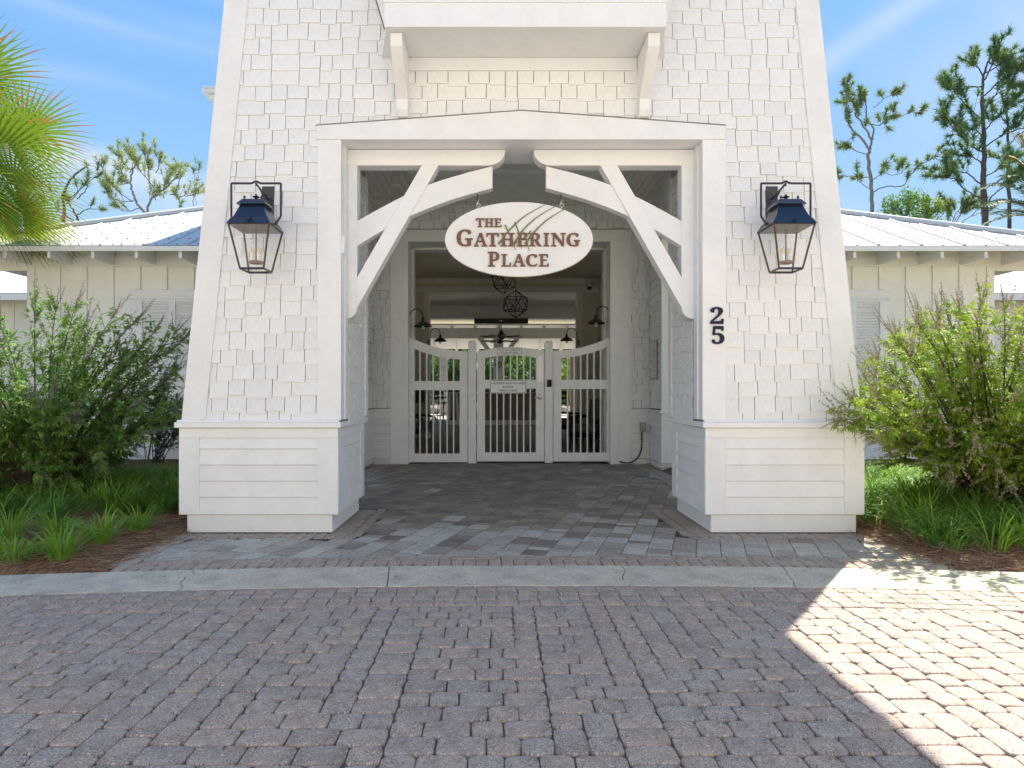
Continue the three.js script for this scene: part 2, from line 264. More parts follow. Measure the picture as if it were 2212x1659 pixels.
  for (const s of [-1, 1]) {
    for (let z = 0.0; z > -1.0; z -= 0.166) put(s * 1.272, z - 0.0, 0);
    for (let z = 0.06; z > -1.02; z -= 0.0805) put(s * 1.396, z, Math.PI / 2);
    for (let x = 1.30; x < 2.62; x += 0.0805) put(s * x, 0.085, 0);
    for (let z = 0.20; z < 0.95; z += 0.0805) if (rad(s * 2.585, z) > RB + 0.17) put(s * 2.585, z, Math.PI / 2);
    for (let z = -1.14; z > -4.95; z -= 0.166) put(s * 1.885, z, 0);
    for (let z = -1.1; z > -4.95; z -= 0.0805) put(s * 2.01, z, Math.PI / 2);
  }
  lay(g, 'brick', bl, null, 300, 'brick_row');
}
const bedDist = (x, z) => { const ax = Math.abs(x), dk = rad(x, z) - RB; const dp = z > -0.12 ? ax - 2.61 : z > -1.0 ? ax - 2.6 : ax - 2.1; return Math.min(dk, dp) + 0.07 * (vnoise(x * 4 + 60, z * 4 + 60, 512, 7) - 0.5); };
const bedY = (x, z) => { const d = bedDist(x, z); return d < -0.02 ? -0.06 : -0.02 + 0.055 * sstep(-0.02, 0.2, d) + 0.03 * sstep(0.1, 0.8, d) * (vnoise(x * 3 + 90, z * 3 + 90, 512, 8) + 0.6 * vnoise(x * 11 + 90, z * 11 + 90, 2048, 9)); };
{ // pine straw beds
  const g = new THREE.PlaneGeometry(26, 6.6, 430, 110).rotateX(-Math.PI / 2).translate(0, 0, -2.1), p = g.attributes.position;
  for (let i = 0; i < p.count; i++) p.setY(i, bedY(p.getX(i), p.getZ(i)));
  g.computeVertexNormals();
  struct('mulch_bed', metric(plain(g)), M([0.42, 0.26, 0.17], 1, { map: T.mulch }));
  const s = new Soup(); s.quad(V(-0.5, 0, -0.012), V(0.5, 0, -0.012), V(0.5, 0, 0.012), V(-0.5, 0, 0.012)); s.quad(V(-0.5, -0.012, 0), V(0.5, -0.012, 0), V(0.5, 0.012, 0), V(-0.5, 0.012, 0));
  const N = 42000, im = new THREE.InstancedMesh(s.geo(), M([1, 1, 1], 0.9, { side: THREE.DoubleSide }), N), m = new THREE.Matrix4(), q = new THREE.Quaternion(), c = new THREE.Color();
  im.name = 'pine_straw'; im.userData.kind = 'stuff'; im.userData.label = 'brown fallen pine needles over the planting beds'; im.userData.category = 'pine straw';
  let k = 0;
  while (k < N) {
    const side = rnd() < 0.5 ? -1 : 1, x = side * rr(2.05, 7.5), z = rr(-5.0, 1.1), d = bedDist(x, z);
    if ((d < -0.05 + 0.04 * rnd() && !(d > -0.4 && rnd() < 0.012)) || rnd() > clamp(7 / Math.hypot(x - CX, z - CZ) - 0.3, 0.15, 1)) continue;
    q.setFromEuler(new THREE.Euler(0, rr(0, 6.3), rr(-0.28, 0.28)));
    const l = rr(0.06, 0.17); m.compose(V(x, Math.max(bedY(x, z), d < -0.05 ? 0.006 : 0) + rr(0.002, d < -0.05 ? 0.006 : 0.022), z), q, V(l, 0.14, 0.14)); im.setMatrixAt(k, m);
    const t = rr(0.5, 1.5); c.setRGB(0.30 * t, 0.18 * t * rr(0.9, 1.1), 0.115 * t); if (rnd() < 0.12) c.setRGB(0.34, 0.29, 0.24); im.setColorAt(k++, c);
  }
  im.castShadow = im.receiveShadow = true; scene.add(im);
  const lv = new Soup(); for (let i = 0; i < 90; i++) { const x = rr(-3.6, 3.6), z = rnd() < 0.5 ? rr(0.75, 1.5) : rr(0.2, 3.4); leaf(lv, V(x, 0.006, z), V(rr(-1, 1), 0, rr(-1, 1)).normalize(), V(0, 1, 0), rr(0.012, 0.03), rr(0.006, 0.012)); } const lo = part(scene, 'fallen_leaves', lv.geo(), M([0.12, 0.075, 0.04], 0.9, { side: THREE.DoubleSide })); lo.userData = { kind: 'stuff', label: 'small dry leaves scattered on the paving and kerb', category: 'leaves' };
  const strip = M([0.50, 0.49, 0.46], 0.9, { map: T.concrete });
  struct('concrete_path', [bx(-9, -2.3, -0.02, 0.075, -2.75, -2.3)], strip);
}

// ------------------------------------------------------------------ plants
function blade(s, base, yaw, len, w, lean, droop, segs = 4) {
  const dir = V(Math.cos(yaw), 0, Math.sin(yaw)), side = V(-dir.z, 0, dir.x); let p = base.clone(), a = lean, pl, pr;
  for (let i = 0; i <= segs; i++) {
    const t = i / segs, ww = w * (i === segs ? 0.05 : Math.sin(Math.PI * (0.18 + 0.72 * (1 - t)) ) * 0.5), l = p.clone().addScaledVector(side, ww), r = p.clone().addScaledVector(side, -ww);
    if (i) s.quad(pl, pr, r, l);
    pl = l; pr = r; p = p.clone().addScaledVector(dir, Math.sin(a) * len / segs).add(V(0, Math.cos(a) * len / segs, 0)); a += droop / segs;
  }
}
function tuft(s, x, z, h, n, spread = 0.05) { for (let i = 0; i < n; i++) { const a = rr(0, 6.283), r = spread * Math.sqrt(rnd()); blade(s, V(x + r * Math.cos(a), Math.max(bedY(x, z), -0.01) - 0.01, z + r * Math.sin(a)), a + rr(-0.6, 0.6), h * rr(0.6, 1.25), rr(0.006, 0.011), rr(0.05, 0.6), rr(0.7, 2.1)); } }
function leaf(s, p, dir, up, len, w) {                      // a folded pointed leaf of four faces
  const side = V().crossVectors(dir, up).normalize(), nrm = V().crossVectors(side, dir).normalize(), m = p.clone().addScaledVector(dir, len * 0.42).addScaledVector(nrm, len * 0.04), t = p.clone().addScaledVector(dir, len).addScaledVector(nrm, -len * 0.1);
  const a = m.clone().addScaledVector(side, w / 2).addScaledVector(nrm, w * 0.18), b = m.clone().addScaledVector(side, -w / 2).addScaledVector(nrm, w * 0.18);
  s.tri(p, m, a); s.tri(m, t, a); s.tri(p, b, m); s.tri(m, b, t);
}
const rdir = () => { const y = rr(-1, 1), a = rr(0, 6.283), r = Math.sqrt(1 - y * y); return V(r * Math.cos(a), y, r * Math.sin(a)); };
function vitex(name, label, base, c, R, o) {
  const t = thing(name, label, 'shrub', [0, 0, 0]); const stems = [], A = new Soup(), B = new Soup(), S = [], spikes = new Soup();
  const palmate = (p, d, size) => { const s = rnd() < o.mix ? B : A, up = V(rr(-0.5, 0.5), 1, rr(-0.5, 0.5)).normalize(), side = V().crossVectors(d, up).normalize(); for (let k = -2; k <= 2; k++) { const a = k * 0.55 + rr(-0.1, 0.1), dd = d.clone().multiplyScalar(Math.cos(a)).addScaledVector(side, Math.sin(a)).add(V(0, rr(-0.45, -0.05), 0)).normalize(); leaf(s, p, dd, up, size * (1 - 0.18 * Math.abs(k)) * rr(0.85, 1.15), size * 0.25); } };
  const spike = (p, d, len) => {
    S.push(bar(p, p.clone().addScaledVector(d, len), 0.0022, 0.0012, 4));
    for (let i = 0; i < len / 0.009; i++) { const q = p.clone().addScaledVector(d, i * 0.009 + 0.02), w = 0.017 * (1 - 0.55 * i * 0.009 / len), k = rdir(); for (let j = 0; j < 2; j++) { const e = rdir().multiplyScalar(w), f = rdir().multiplyScalar(w), h = q.clone().addScaledVector(k, w * rr(0.3, 1)); spikes.tri(h, h.clone().add(e), h.clone().add(f)); } }
  };
  for (let i = 0; i < o.stems + (o.extra?.length ?? 0); i++) {
    const a = i * 2.399963, yy = rr(-0.92, 1), rxy = Math.sqrt(Math.max(0, 1 - yy * yy * 0.9)) * rr(0.72, 1.04), tip = i >= o.stems ? o.extra[i - o.stems] : V(c.x + R.x * rxy * Math.cos(a), c.y + R.y * yy * rr(0.85, 1.06), c.z + R.z * rxy * Math.sin(a));
    const b = base.clone().add(V(rr(-0.12, 0.12), 0, rr(-0.1, 0.1))), mid = V(mix(b.x, tip.x, 0.32), mix(b.y, Math.max(tip.y, c.y), 0.62), mix(b.z, tip.z, 0.32)).add(rdir().multiplyScalar(0.08)), curve = new THREE.QuadraticBezierCurve3(b, mid, tip), pts = curve.getPoints(7);
    stems.push(...limb(pts, rr(0.009, 0.019) * (o.stems < 30 ? 0.5 : 1), 0.0025, 5));
    const n = o.sprigs;
    for (let k = 0; k < n; k++) {
      const u = 0.34 + 0.66 * Math.pow(k / (n - 1), 0.85), p0 = curve.getPoint(u), tan = curve.getTangent(u), len = rr(0.12, 0.30) * (1.25 - 0.5 * u) * o.size, d = rdir().multiplyScalar(0.8).add(tan).add(V(0, 0.22, 0)).normalize(), p1 = p0.clone().addScaledVector(d, len);
      S.push(bar(p0, p1, 0.003, 0.0015, 4));
      for (let q = 0; q < 4; q++) { const w = 0.3 + 0.7 * q / 3, p = p0.clone().lerp(p1, w); palmate(p, d.clone().multiplyScalar(0.7).add(rdir().multiplyScalar(0.75)).normalize(), rr(0.055, 0.1) * o.size); }
      if (rnd() < o.spike && u > 0.55) spike(p1, d.clone().add(V(0, 0.5 * (p1.y > c.y ? 1 : -0.9), 0)).normalize(), rr(0.1, 0.2));
    }
    if (o.spike) { const d = curve.getTangent(1); for (let k = 0; k < 3; k++) spike(tip, d.clone().add(rdir().multiplyScalar(0.4)).add(V(0, tip.y > c.y ? 0.5 : -0.2, 0)).normalize(), rr(0.16, 0.32)); }
  }
  part(t, 'stem', [...stems, ...(o.trunk ?? [])], barkMat); part(t, 'twig', S, o.twig);
  part(t, 'foliage', A.geo(), o.leaf); if (B.p.length) part(t, 'foliage', B.geo(), o.leaf2); if (o.spike) part(t, 'flower_spike', spikes.geo(), o.spikeMat);
  return t;
}
const twigMat = M([0.16, 0.13, 0.07], 0.9);
{
  const y0 = 0.02, b1 = V(-4.54, y0, -1.2);
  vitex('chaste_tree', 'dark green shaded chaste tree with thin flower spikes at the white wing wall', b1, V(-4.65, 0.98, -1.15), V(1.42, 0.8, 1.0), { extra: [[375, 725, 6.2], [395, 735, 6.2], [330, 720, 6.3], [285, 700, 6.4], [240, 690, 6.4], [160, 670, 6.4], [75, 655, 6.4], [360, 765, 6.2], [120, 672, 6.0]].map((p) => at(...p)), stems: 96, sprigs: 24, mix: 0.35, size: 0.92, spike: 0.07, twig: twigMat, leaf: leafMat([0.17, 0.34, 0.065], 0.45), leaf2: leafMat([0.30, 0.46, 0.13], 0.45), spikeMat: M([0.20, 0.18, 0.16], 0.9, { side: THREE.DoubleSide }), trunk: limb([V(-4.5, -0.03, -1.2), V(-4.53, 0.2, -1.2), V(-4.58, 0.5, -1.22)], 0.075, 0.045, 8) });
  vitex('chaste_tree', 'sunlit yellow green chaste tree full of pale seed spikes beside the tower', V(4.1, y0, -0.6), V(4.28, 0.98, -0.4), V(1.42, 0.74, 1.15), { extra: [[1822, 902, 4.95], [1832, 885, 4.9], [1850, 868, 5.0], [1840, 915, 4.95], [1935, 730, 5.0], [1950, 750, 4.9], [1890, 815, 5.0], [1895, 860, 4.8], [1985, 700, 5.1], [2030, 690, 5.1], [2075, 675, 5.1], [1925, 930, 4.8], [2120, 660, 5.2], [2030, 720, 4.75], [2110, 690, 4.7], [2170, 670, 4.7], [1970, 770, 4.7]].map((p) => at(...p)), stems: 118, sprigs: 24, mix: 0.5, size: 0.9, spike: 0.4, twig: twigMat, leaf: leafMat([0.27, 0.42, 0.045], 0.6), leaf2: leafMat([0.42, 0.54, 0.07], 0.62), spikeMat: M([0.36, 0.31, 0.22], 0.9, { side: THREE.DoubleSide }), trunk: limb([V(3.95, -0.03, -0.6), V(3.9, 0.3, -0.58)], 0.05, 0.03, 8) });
  const rose = vitex('rose_bush', 'small dark rose bush with red blooms against the wing wall', V(-5.2, 0.06, -4.55), V(-5.0, 0.62, -4.5), V(0.42, 0.42, 0.3), { stems: 24, sprigs: 8, mix: 0, size: 0.9, spike: 0, twig: twigMat, leaf: leafMat([0.035, 0.085, 0.03], 0.25) });
  const red = P([0.42, 0.012, 0.015], 0.6, { side: THREE.DoubleSide });
  for (const [x, y, z] of [[-4.93, 0.98, -4.3], [-4.98, 0.72, -4.25], [-4.78, 0.72, -4.25], [-5.06, 0.97, -4.3]]) { const s = new Soup(); for (let k = 0; k < 26; k++) leaf(s, V(x, y, z), rdir().add(V(0, 0.5, 0.2)).normalize(), V(0, 1, 0), rr(0.03, 0.05), 0.03); part(rose, 'rose_bloom', s.geo(), red); }
}
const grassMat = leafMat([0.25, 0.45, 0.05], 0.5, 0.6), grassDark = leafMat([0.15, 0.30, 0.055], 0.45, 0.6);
{
  const spots = [['lone bright grass clump at the kerb, on the pine straw', 134, 1220, 0.25, 58], ['wide grass clump on the straw halfway to the tower base', 219, 1187, 0.27, 64], ['grass clump next to the brick edge of the paving', 300, 1160, 0.24, 52], ['dark grass clump closest to the tower plinth', 348, 1123, 0.24, 46], ['grass clump behind the lone kerb clump', 124, 1180, 0.25, 50], ['tall upright grass clump at the picture edge', 20, 1190, 0.36, 60], ['sparse small grass sprout between two kerb clumps', 72, 1212, 0.17, 18], ['low grass clump at the kerb under the tall one', 32, 1226, 0.22, 40]];
  for (const [label, x, y, h, n] of spots) { const d = F * CY / (y - VY), s = new Soup(); tuft(s, wx(x, d), wz(d), h, Math.round(n * 2), 0.07); whole('liriope_clump', label, 'grass clump', s.geo(), grassMat); }
  for (const side of [-1, 1]) {
    const s = new Soup(), k = new Soup(), w = new Soup();
    for (let i = 0; i < (side < 0 ? 430 : 520); i++) {
      const x = side * rr(2.8, 7.2), z = side < 0 ? rr(-2.25, 0.0) - 0.12 * Math.max(0, Math.abs(x) - 4) : rr(-2.6, 0.85);
      if (bedDist(x, z) < (side < 0 ? 0.45 : 0.06) || (side < 0 && z > -0.35 && x > -3.6)) continue;
      if (rnd() < 0.5 && bedDist(x, z) < 0.9) tuft(w, x + rr(-0.08, 0.08), z + 0.05, rr(0.12, 0.2), 12, 0.1);
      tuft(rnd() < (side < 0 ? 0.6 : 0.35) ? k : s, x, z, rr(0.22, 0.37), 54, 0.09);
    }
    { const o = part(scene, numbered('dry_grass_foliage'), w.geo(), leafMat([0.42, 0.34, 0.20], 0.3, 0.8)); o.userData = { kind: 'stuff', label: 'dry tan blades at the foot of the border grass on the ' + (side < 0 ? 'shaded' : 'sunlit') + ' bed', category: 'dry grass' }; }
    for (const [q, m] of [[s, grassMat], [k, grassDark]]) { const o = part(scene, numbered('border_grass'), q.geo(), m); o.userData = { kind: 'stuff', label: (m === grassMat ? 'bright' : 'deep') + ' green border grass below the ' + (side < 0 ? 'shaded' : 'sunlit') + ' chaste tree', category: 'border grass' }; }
  }
}
function pine(label, d, limbs, o = {}) {                    // limbs: [thick, thin, [x, y], [x, y] ...] as seen, laid out at their distance with a depth of their own
  const t = thing('pine_tree', label, 'tree'), wood = [], S = new Soup(), S2 = new Soup(), sc = d / F;
  const brush = (p, dir, L) => { const s = rnd() < 0.4 ? S2 : S; for (let i = 0; i < (o.needles ?? 46); i++) { const q = dir.clone().multiplyScalar(0.75).add(rdir()).normalize(), w = V().crossVectors(q, rdir()).normalize().multiplyScalar((o.w ?? 0.021) * (d / 30)), b = p.clone().addScaledVector(dir, rr(-0.5, 0.25) * L), e = b.clone().addScaledVector(q, L * rr(0.6, 1.1)); s.tri(b.clone().add(w), b.clone().sub(w), e); } };
  for (const [r0, r1, ...pts] of limbs) {
    const dz = r0 * 3 > 0.4 ? 0 : rr(-1.4, 1.4), V3 = pts.map(([x, y], i) => V(wx(x, d), wy(y, d), wz(d) + dz * i / pts.length));
    const cv = new THREE.CatmullRomCurve3(V3), n = Math.max(6, V3.length * 4), fine = cv.getPoints(n).map((p, i) => i && i < n ? p.add(rdir().multiplyScalar(0.03)) : p);
    if (limbs[0][2] === pts[0]) fine.unshift(V(V3[0].x, -0.1, V3[0].z));
    wood.push(...limb(fine, r0 * 0.5, r1 * 0.5, r0 > 0.12 ? 10 : 5));
    const len = cv.getLength(); if (r0 > (o.bare ?? 0.13)) continue;
    for (let i = 0; i < len * (o.dens ?? 3.2); i++) {
      const u = Math.pow(rr(0.12, 1), 0.6), p = cv.getPoint(u), tan = cv.getTangent(u), dir = rdir().multiplyScalar(0.9).add(tan).add(V(0, 0.45, 0)).normalize(), L = rr(0.25, 0.9) * (o.twig ?? 1), e = p.clone().addScaledVector(dir, L).add(V(0, 0.12, 0));
      wood.push(bar(p, e, 0.012, 0.005, 4)); brush(e, e.clone().sub(p).normalize(), rr(0.24, 0.36) * (o.len ?? 1)); if (rnd() < 0.5) brush(p.clone().lerp(e, 0.6), dir, 0.26 * (o.len ?? 1));
    }
    brush(V3[V3.length - 1], cv.getTangent(1), 0.36 * (o.len ?? 1));
  }
  part(t, 'trunk', wood, o.bark ?? greyBark); part(t, 'crown', S.geo(), leafMat((o.c ?? [0.085, 0.125, 0.05]).map((x) => x * 2.5), 0.5)); part(t, 'crown', S2.geo(), leafMat((o.c2 ?? [0.13, 0.17, 0.07]).map((x) => x * 2.5), 0.55));
  return t;
}
const zl = (a) => a.map(([x, y]) => [x / 3, y / 3]), zr = (a) => a.map(([x, y]) => [1474.6 + x / 3, y / 3]);
pine('slender pine with sparse crown and bare pale trunk beside the tower', 30, [
  [0.17, 0.12, ...zr([[1228, 1400], [1220, 1200], [1205, 1000], [1215, 960]])], [0.11, 0.04, ...zr([[1212, 965], [1150, 880], [1085, 790], [1075, 730], [1090, 640], [1110, 560]])], [0.10, 0.04, ...zr([[1215, 960], [1230, 900], [1190, 800], [1150, 720], [1170, 680], [1120, 600]])],
  [0.09, 0.03, ...zr([[1230, 905], [1250, 830], [1220, 740], [1235, 650], [1215, 585]])], [0.05, 0.02, ...zr([[1200, 800], [1300, 795], [1360, 750], [1460, 690]])], [0.04, 0.02, ...zr([[1300, 795], [1340, 830]])], [0.04, 0.02, ...zr([[1235, 700], [1310, 640], [1370, 620]])], [0.04, 0.02, ...zr([[1085, 700], [1040, 690], [1000, 710]])], [0.04, 0.02, ...zr([[1095, 640], [1050, 600], [1040, 560]])], [0.04, 0.02, ...zr([[1160, 690], [1180, 620], [1150, 570]])], [0.04, 0.02, ...zr([[1300, 640], [1300, 600], [1330, 580]])], [0.03, 0.02, ...zr([[1400, 760], [1450, 750], [1475, 770]])],
  [0.131, 0.02, ...zr([[1202, 1000], [1100, 980], [1040, 968], [988, 980]])].map((v, i) => i === 0 ? 0.05 : v), [0.05, 0.02, ...zr([[1207, 1150], [1100, 1132], [1015, 1110]])], [0.04, 0.02, ...zr([[1207, 1220], [1130, 1180], [1100, 1160]])], [0.05, 0.02, ...zr([[1232, 1165], [1300, 1120], [1340, 1070], [1400, 1040]])], [0.03, 0.02, ...zr([[1310, 1120], [1380, 1130], [1430, 1110], [1430, 1050]])],
  [0.06, 0.02, ...zr([[1240, 1242], [1300, 1215], [1400, 1215], [1440, 1150], [1480, 1105], [1560, 1060], [1625, 1060]])]], { dens: 2.6, bare: 0.16, c: [0.11, 0.14, 0.06], twig: 0.62 });
pine('tall full pine with thick dark trunk above the wing roof', 29, [
  [0.27, 0.05, ...zr([[1960, 1420], [1950, 1200], [1955, 1000], [1950, 800], [1942, 600], [1960, 450], [1990, 370]])],
  ...[[[1950, 990], [1800, 930], [1700, 880], [1600, 810]], [[1945, 790], [1850, 740], [1750, 690], [1640, 590]], [[1960, 950], [2060, 880], [2220, 720]], [[1960, 1150], [2080, 1080], [2230, 990]], [[1945, 1290], [1850, 1230], [1780, 1150], [1700, 1130]], [[1950, 700], [2050, 600], [2150, 560]], [[1955, 500], [1900, 450], [1830, 430]], [[1965, 470], [2050, 420], [2140, 350]], [[1980, 400], [2060, 390], [2200, 380]], [[1950, 850], [2050, 760], [2180, 640]], [[1948, 560], [1880, 540], [1800, 500]], [[1955, 620], [2060, 520], [2190, 470]], [[1955, 1080], [1880, 1020], [1750, 1000]], [[1955, 1230], [2020, 1180], [2120, 1130]], [[1952, 900], [1880, 850], [1820, 860]], [[1945, 1200], [1860, 1100], [1790, 1090]], [[1955, 520], [1990, 430], [2010, 360]], [[2050, 880], [2130, 860], [2230, 850]], [[1975, 1310], [2010, 1250], [2060, 1220]]].map((p) => [0.07, 0.025, ...zr(p)])], { dens: 7.0, c: [0.06, 0.10, 0.045], c2: [0.105, 0.15, 0.06], bark: barkMat, len: 1.15 });
pine('thin second pine trunk standing behind the tall full pine', 36, [[0.2, 0.1, ...zr([[2118, 1400], [2112, 1100], [2108, 900], [2100, 700]])], ...[[[2112, 1100], [2060, 1040], [2000, 1010]], [[2110, 950], [2160, 880], [2220, 860]], [[2105, 800], [2050, 720], [2030, 640]], [[2112, 1180], [2170, 1120], [2230, 1100]], [[2102, 720], [2150, 640], [2200, 600]]].map((p) => [0.07, 0.02, ...zr(p)])], { dens: 2.6, bark: barkMat });
pine('wide pine with forked grey limbs above the shaded wing roof', 28, [
  [0.13, 0.05, ...zl([[960, 1450], [945, 1395], [880, 1310], [850, 1240], [830, 1180], [845, 1080], [890, 1000]])], [0.12, 0.04, ...zl([[955, 1420], [965, 1385], [1000, 1310], [1050, 1290], [1130, 1240], [1210, 1170]])],
  ...[[[1010, 1300], [995, 1200], [1010, 1100], [1010, 1030]], [[850, 1300], [740, 1230], [660, 1160], [600, 1140]], [[840, 1190], [760, 1120], [700, 1040]], [[850, 1100], [800, 1050], [770, 1010]], [[1060, 1285], [1080, 1200], [1130, 1130]], [[1100, 1260], [1180, 1250], [1260, 1200]], [[870, 1300], [760, 1300], [690, 1250]], [[910, 1350], [820, 1370], [740, 1340]], [[1000, 1210], [950, 1140], [930, 1070]], [[1010, 1120], [1050, 1070], [1045, 1020]], [[840, 1120], [900, 1070], [910, 1040]], [[1140, 1240], [1190, 1140], [1160, 1120]], [[700, 1190], [680, 1120], [660, 1080]], [[830, 1180], [790, 1170], [690, 1170]], [[1120, 1420], [1160, 1330], [1140, 1260]]].map((p) => [0.045, 0.015, ...zl(p)])], { dens: 7.5, bare: 0.125, c: [0.14, 0.17, 0.07], c2: [0.20, 0.22, 0.09], w: 0.014, twig: 0.62, len: 0.85, needles: 30 });
pine('dark half bare pine showing behind the fan palm', 27, [[0.15, 0.06, ...zl([[400, 1500], [420, 1380], [410, 1250], [470, 1150], [560, 1080]])], [0.12, 0.04, ...zl([[460, 1490], [490, 1420], [430, 1330], [380, 1250]])], ...[[[430, 1320], [520, 1290], [640, 1210]], [[490, 1400], [560, 1350], [650, 1350]], [[440, 1300], [500, 1200], [600, 1090]], [[420, 1380], [350, 1330], [300, 1330]], [[480, 1430], [420, 1380], [430, 1330]], [[500, 1290], [560, 1230], [580, 1130]]].map((p) => [0.05, 0.015, ...zl(p)])], { dens: 1.3, bare: 0.125, bark: barkMat, twig: 0.5, needles: 26 });
pine('young thin sapling between the wide pine and the tower', 29, [[0.04, 0.015, ...zl([[1285, 1420], [1270, 1330], [1290, 1230], [1300, 1140]])], [0.025, 0.01, ...zl([[1275, 1340], [1250, 1270], [1250, 1150]])], [0.02, 0.01, ...zl([[1290, 1250], [1315, 1160], [1320, 1090]])]], { dens: 0.5, needles: 16, twig: 0.4 });
function broadleaf(name, label, c, R, n, size, mats, trunkTo, cat = 'tree') {
  const t = thing(name, label, cat), soups = mats.map(() => new Soup()), wood = [], b = V(c.x, -0.05, c.z);
  wood.push(...limb([b, V(c.x + 0.08, c.y * 0.5, c.z), V(c.x, trunkTo, c.z)], 0.03 * R.y + 0.05, 0.05, 7));
  for (let k = 0; k < 26; k++) {
    const d = rdir(), e = V(c.x + d.x * R.x * 0.85, c.y + d.y * R.y * 0.85, c.z + d.z * R.z * 0.85), s = V(c.x, clamp(e.y - 0.5 * R.y, 0.2, trunkTo), c.z); wood.push(bar(s, e, 0.035, 0.01, 4));
    const cl = rr(0.24, 0.42);
    for (let i = 0; i < n / 26; i++) { const q = rdir().multiplyScalar(Math.cbrt(rnd()) * cl), p = V(e.x + q.x * R.x, e.y + q.y * R.y, e.z + q.z * R.z); leaf(soups[(k + (rnd() < 0.25 ? 1 : 0)) % mats.length], p, rdir().add(V(0, -0.3, 0)).normalize(), V(0, 1, 0), size * rr(0.7, 1.3), size * 0.5); }
  }
  part(t, 'trunk', wood, barkMat); soups.forEach((s, i) => part(t, 'crown', s.geo(), mats[i])); return t;
}
const green = leafMat([0.20, 0.34, 0.05], 0.55), greenD = leafMat([0.10, 0.19, 0.04], 0.5), lime = leafMat([0.40, 0.48, 0.06], 0.58);
broadleaf('broadleaf_tree', 'light green bushy tree above the sunlit wing roof', at(1955, 470, 27), V(0.95, 1.15, 0.9), 2600, 0.13, [green, leafMat([0.24, 0.38, 0.07], 0.5)], wy(470, 27));
broadleaf('broadleaf_tree', 'yellow green tree top next to the light green bushy tree', at(2004, 466, 27.5), V(0.62, 0.75, 0.7), 1500, 0.12, [lime, green], wy(466, 27.5));
{ const list = []; for (const [x, y, u, w] of [[2050, 470, 2040, 445], [2050, 470, 2062, 440], [2055, 475, 2085, 455], [2045, 475, 2030, 455], [2070, 480, 2098, 468], [2060, 470, 2075, 448]]) list.push([0.05, 0.02, [x, y + 25], [x, y], [u, w]]); pine('low rounded young pine peeking over the wing roof', 31, list, { dens: 3.2, c: [0.10, 0.135, 0.07], twig: 0.8 }); }
{ // fan palm
  const t = thing('fan_palm', 'fan palm with drooping sunlit fronds and browned tips', 'palm tree'), d = 9.2, o = at(-108, 325, d);
  part(t, 'trunk', limb([V(o.x - 0.1, -0.05, o.z), V(o.x, o.y * 0.5, o.z), V(o.x, o.y + 0.1, o.z)], 0.17, 0.13, 12), barkMat);
  const mats = [leafMat([0.24, 0.36, 0.035], 0.55, 0.6), leafMat([0.16, 0.28, 0.03], 0.5, 0.6), leafMat([0.36, 0.43, 0.05], 0.5, 0.4)], dry = leafMat([0.42, 0.24, 0.07], 0.4, 0.7);
  for (const [hx, hy, dz, ax, ay, r, n] of [[35, 330, 0.3, 1, 0.35, 1.15, 40], [5, 420, 0.6, 1, -0.55, 1.2, 40], [-20, 180, 0.0, 1, 0.75, 1.05, 38], [20, 385, -0.4, 1, -0.15, 1.2, 40], [-40, 440, 0.4, 0.7, -0.9, 1.1, 36], [20, 260, -0.6, 0.9, 0.5, 1.0, 36], [-160, 300, 0.4, -1, 0.2, 1.1, 30], [-140, 420, 0, -1, -0.6, 1.1, 30], [-80, 150, -0.2, 0.1, 1, 1.1, 30], [-10, 440, -0.3, 0.95, -0.5, 1.05, 36], [30, 300, -0.2, 0.95, 0.1, 1.15, 40], [0, 400, 0.1, 0.95, -0.35, 1.25, 42], [-40, 240, 0.3, 0.6, 0.9, 1.0, 34], [20, 440, -0.6, 1, -0.4, 1.05, 36]]) {
    const h = at(hx - 38, hy - 6, d).add(V(0, 0, dz)), ax0 = V(ax, ay, rr(-0.15, 0.35)).normalize(), nr = V().crossVectors(ax0, V(0, 0, 1)).cross(ax0).multiplyScalar(-1).add(V(0, 0.9, 0.3)).normalize(), sd = V().crossVectors(ax0, nr).normalize(), S = new Soup(), D = new Soup();
    const fr = sub(t, 'frond'); part(fr, 'stalk', [bar(o, h, 0.022, 0.012, 5)], twigMat);
    for (let k = 0; k < n; k++) {
      const a = mix(-1.75, 1.75, k / (n - 1)), dir = ax0.clone().multiplyScalar(Math.cos(a)).addScaledVector(sd, Math.sin(a)).addScaledVector(nr, 0.12 * Math.cos(2 * a)).normalize(), L = r * (0.72 + 0.28 * Math.cos(a * 0.8)) * rr(0.9, 1.06), W = 0.019; let p = h.clone(), q = dir.clone(), pl, pr, pm; const bad = rnd() < 0.3;
      for (let i = 0; i <= 6; i++) {
        const u = i / 6, w = W * (u < 0.4 ? 0.35 + u * 1.6 : Math.max(0.04, 1 - Math.pow((u - 0.4) / 0.6, 1.4))), ws = V().crossVectors(q, nr).normalize(), l = p.clone().addScaledVector(ws, w).addScaledVector(nr, w * 0.5), rt = p.clone().addScaledVector(ws, -w).addScaledVector(nr, w * 0.5), m = p.clone();
        if (i) { const so = bad && u > 0.75 ? D : S; so.quad(pm, m, l, pl); so.quad(pm, pr, rt, m); }
        pl = l; pr = rt; pm = m; p = p.clone().addScaledVector(q, L / 6); q = q.clone().add(V(0, -0.03 - 0.08 * u, 0)).normalize();
      }
    }
    part(fr, 'leaf_fan', S.geo(), pick(mats)); if (D.p.length) part(fr, 'dry_tip', D.geo(), dry).userData.kind = 'stuff';
  }
}
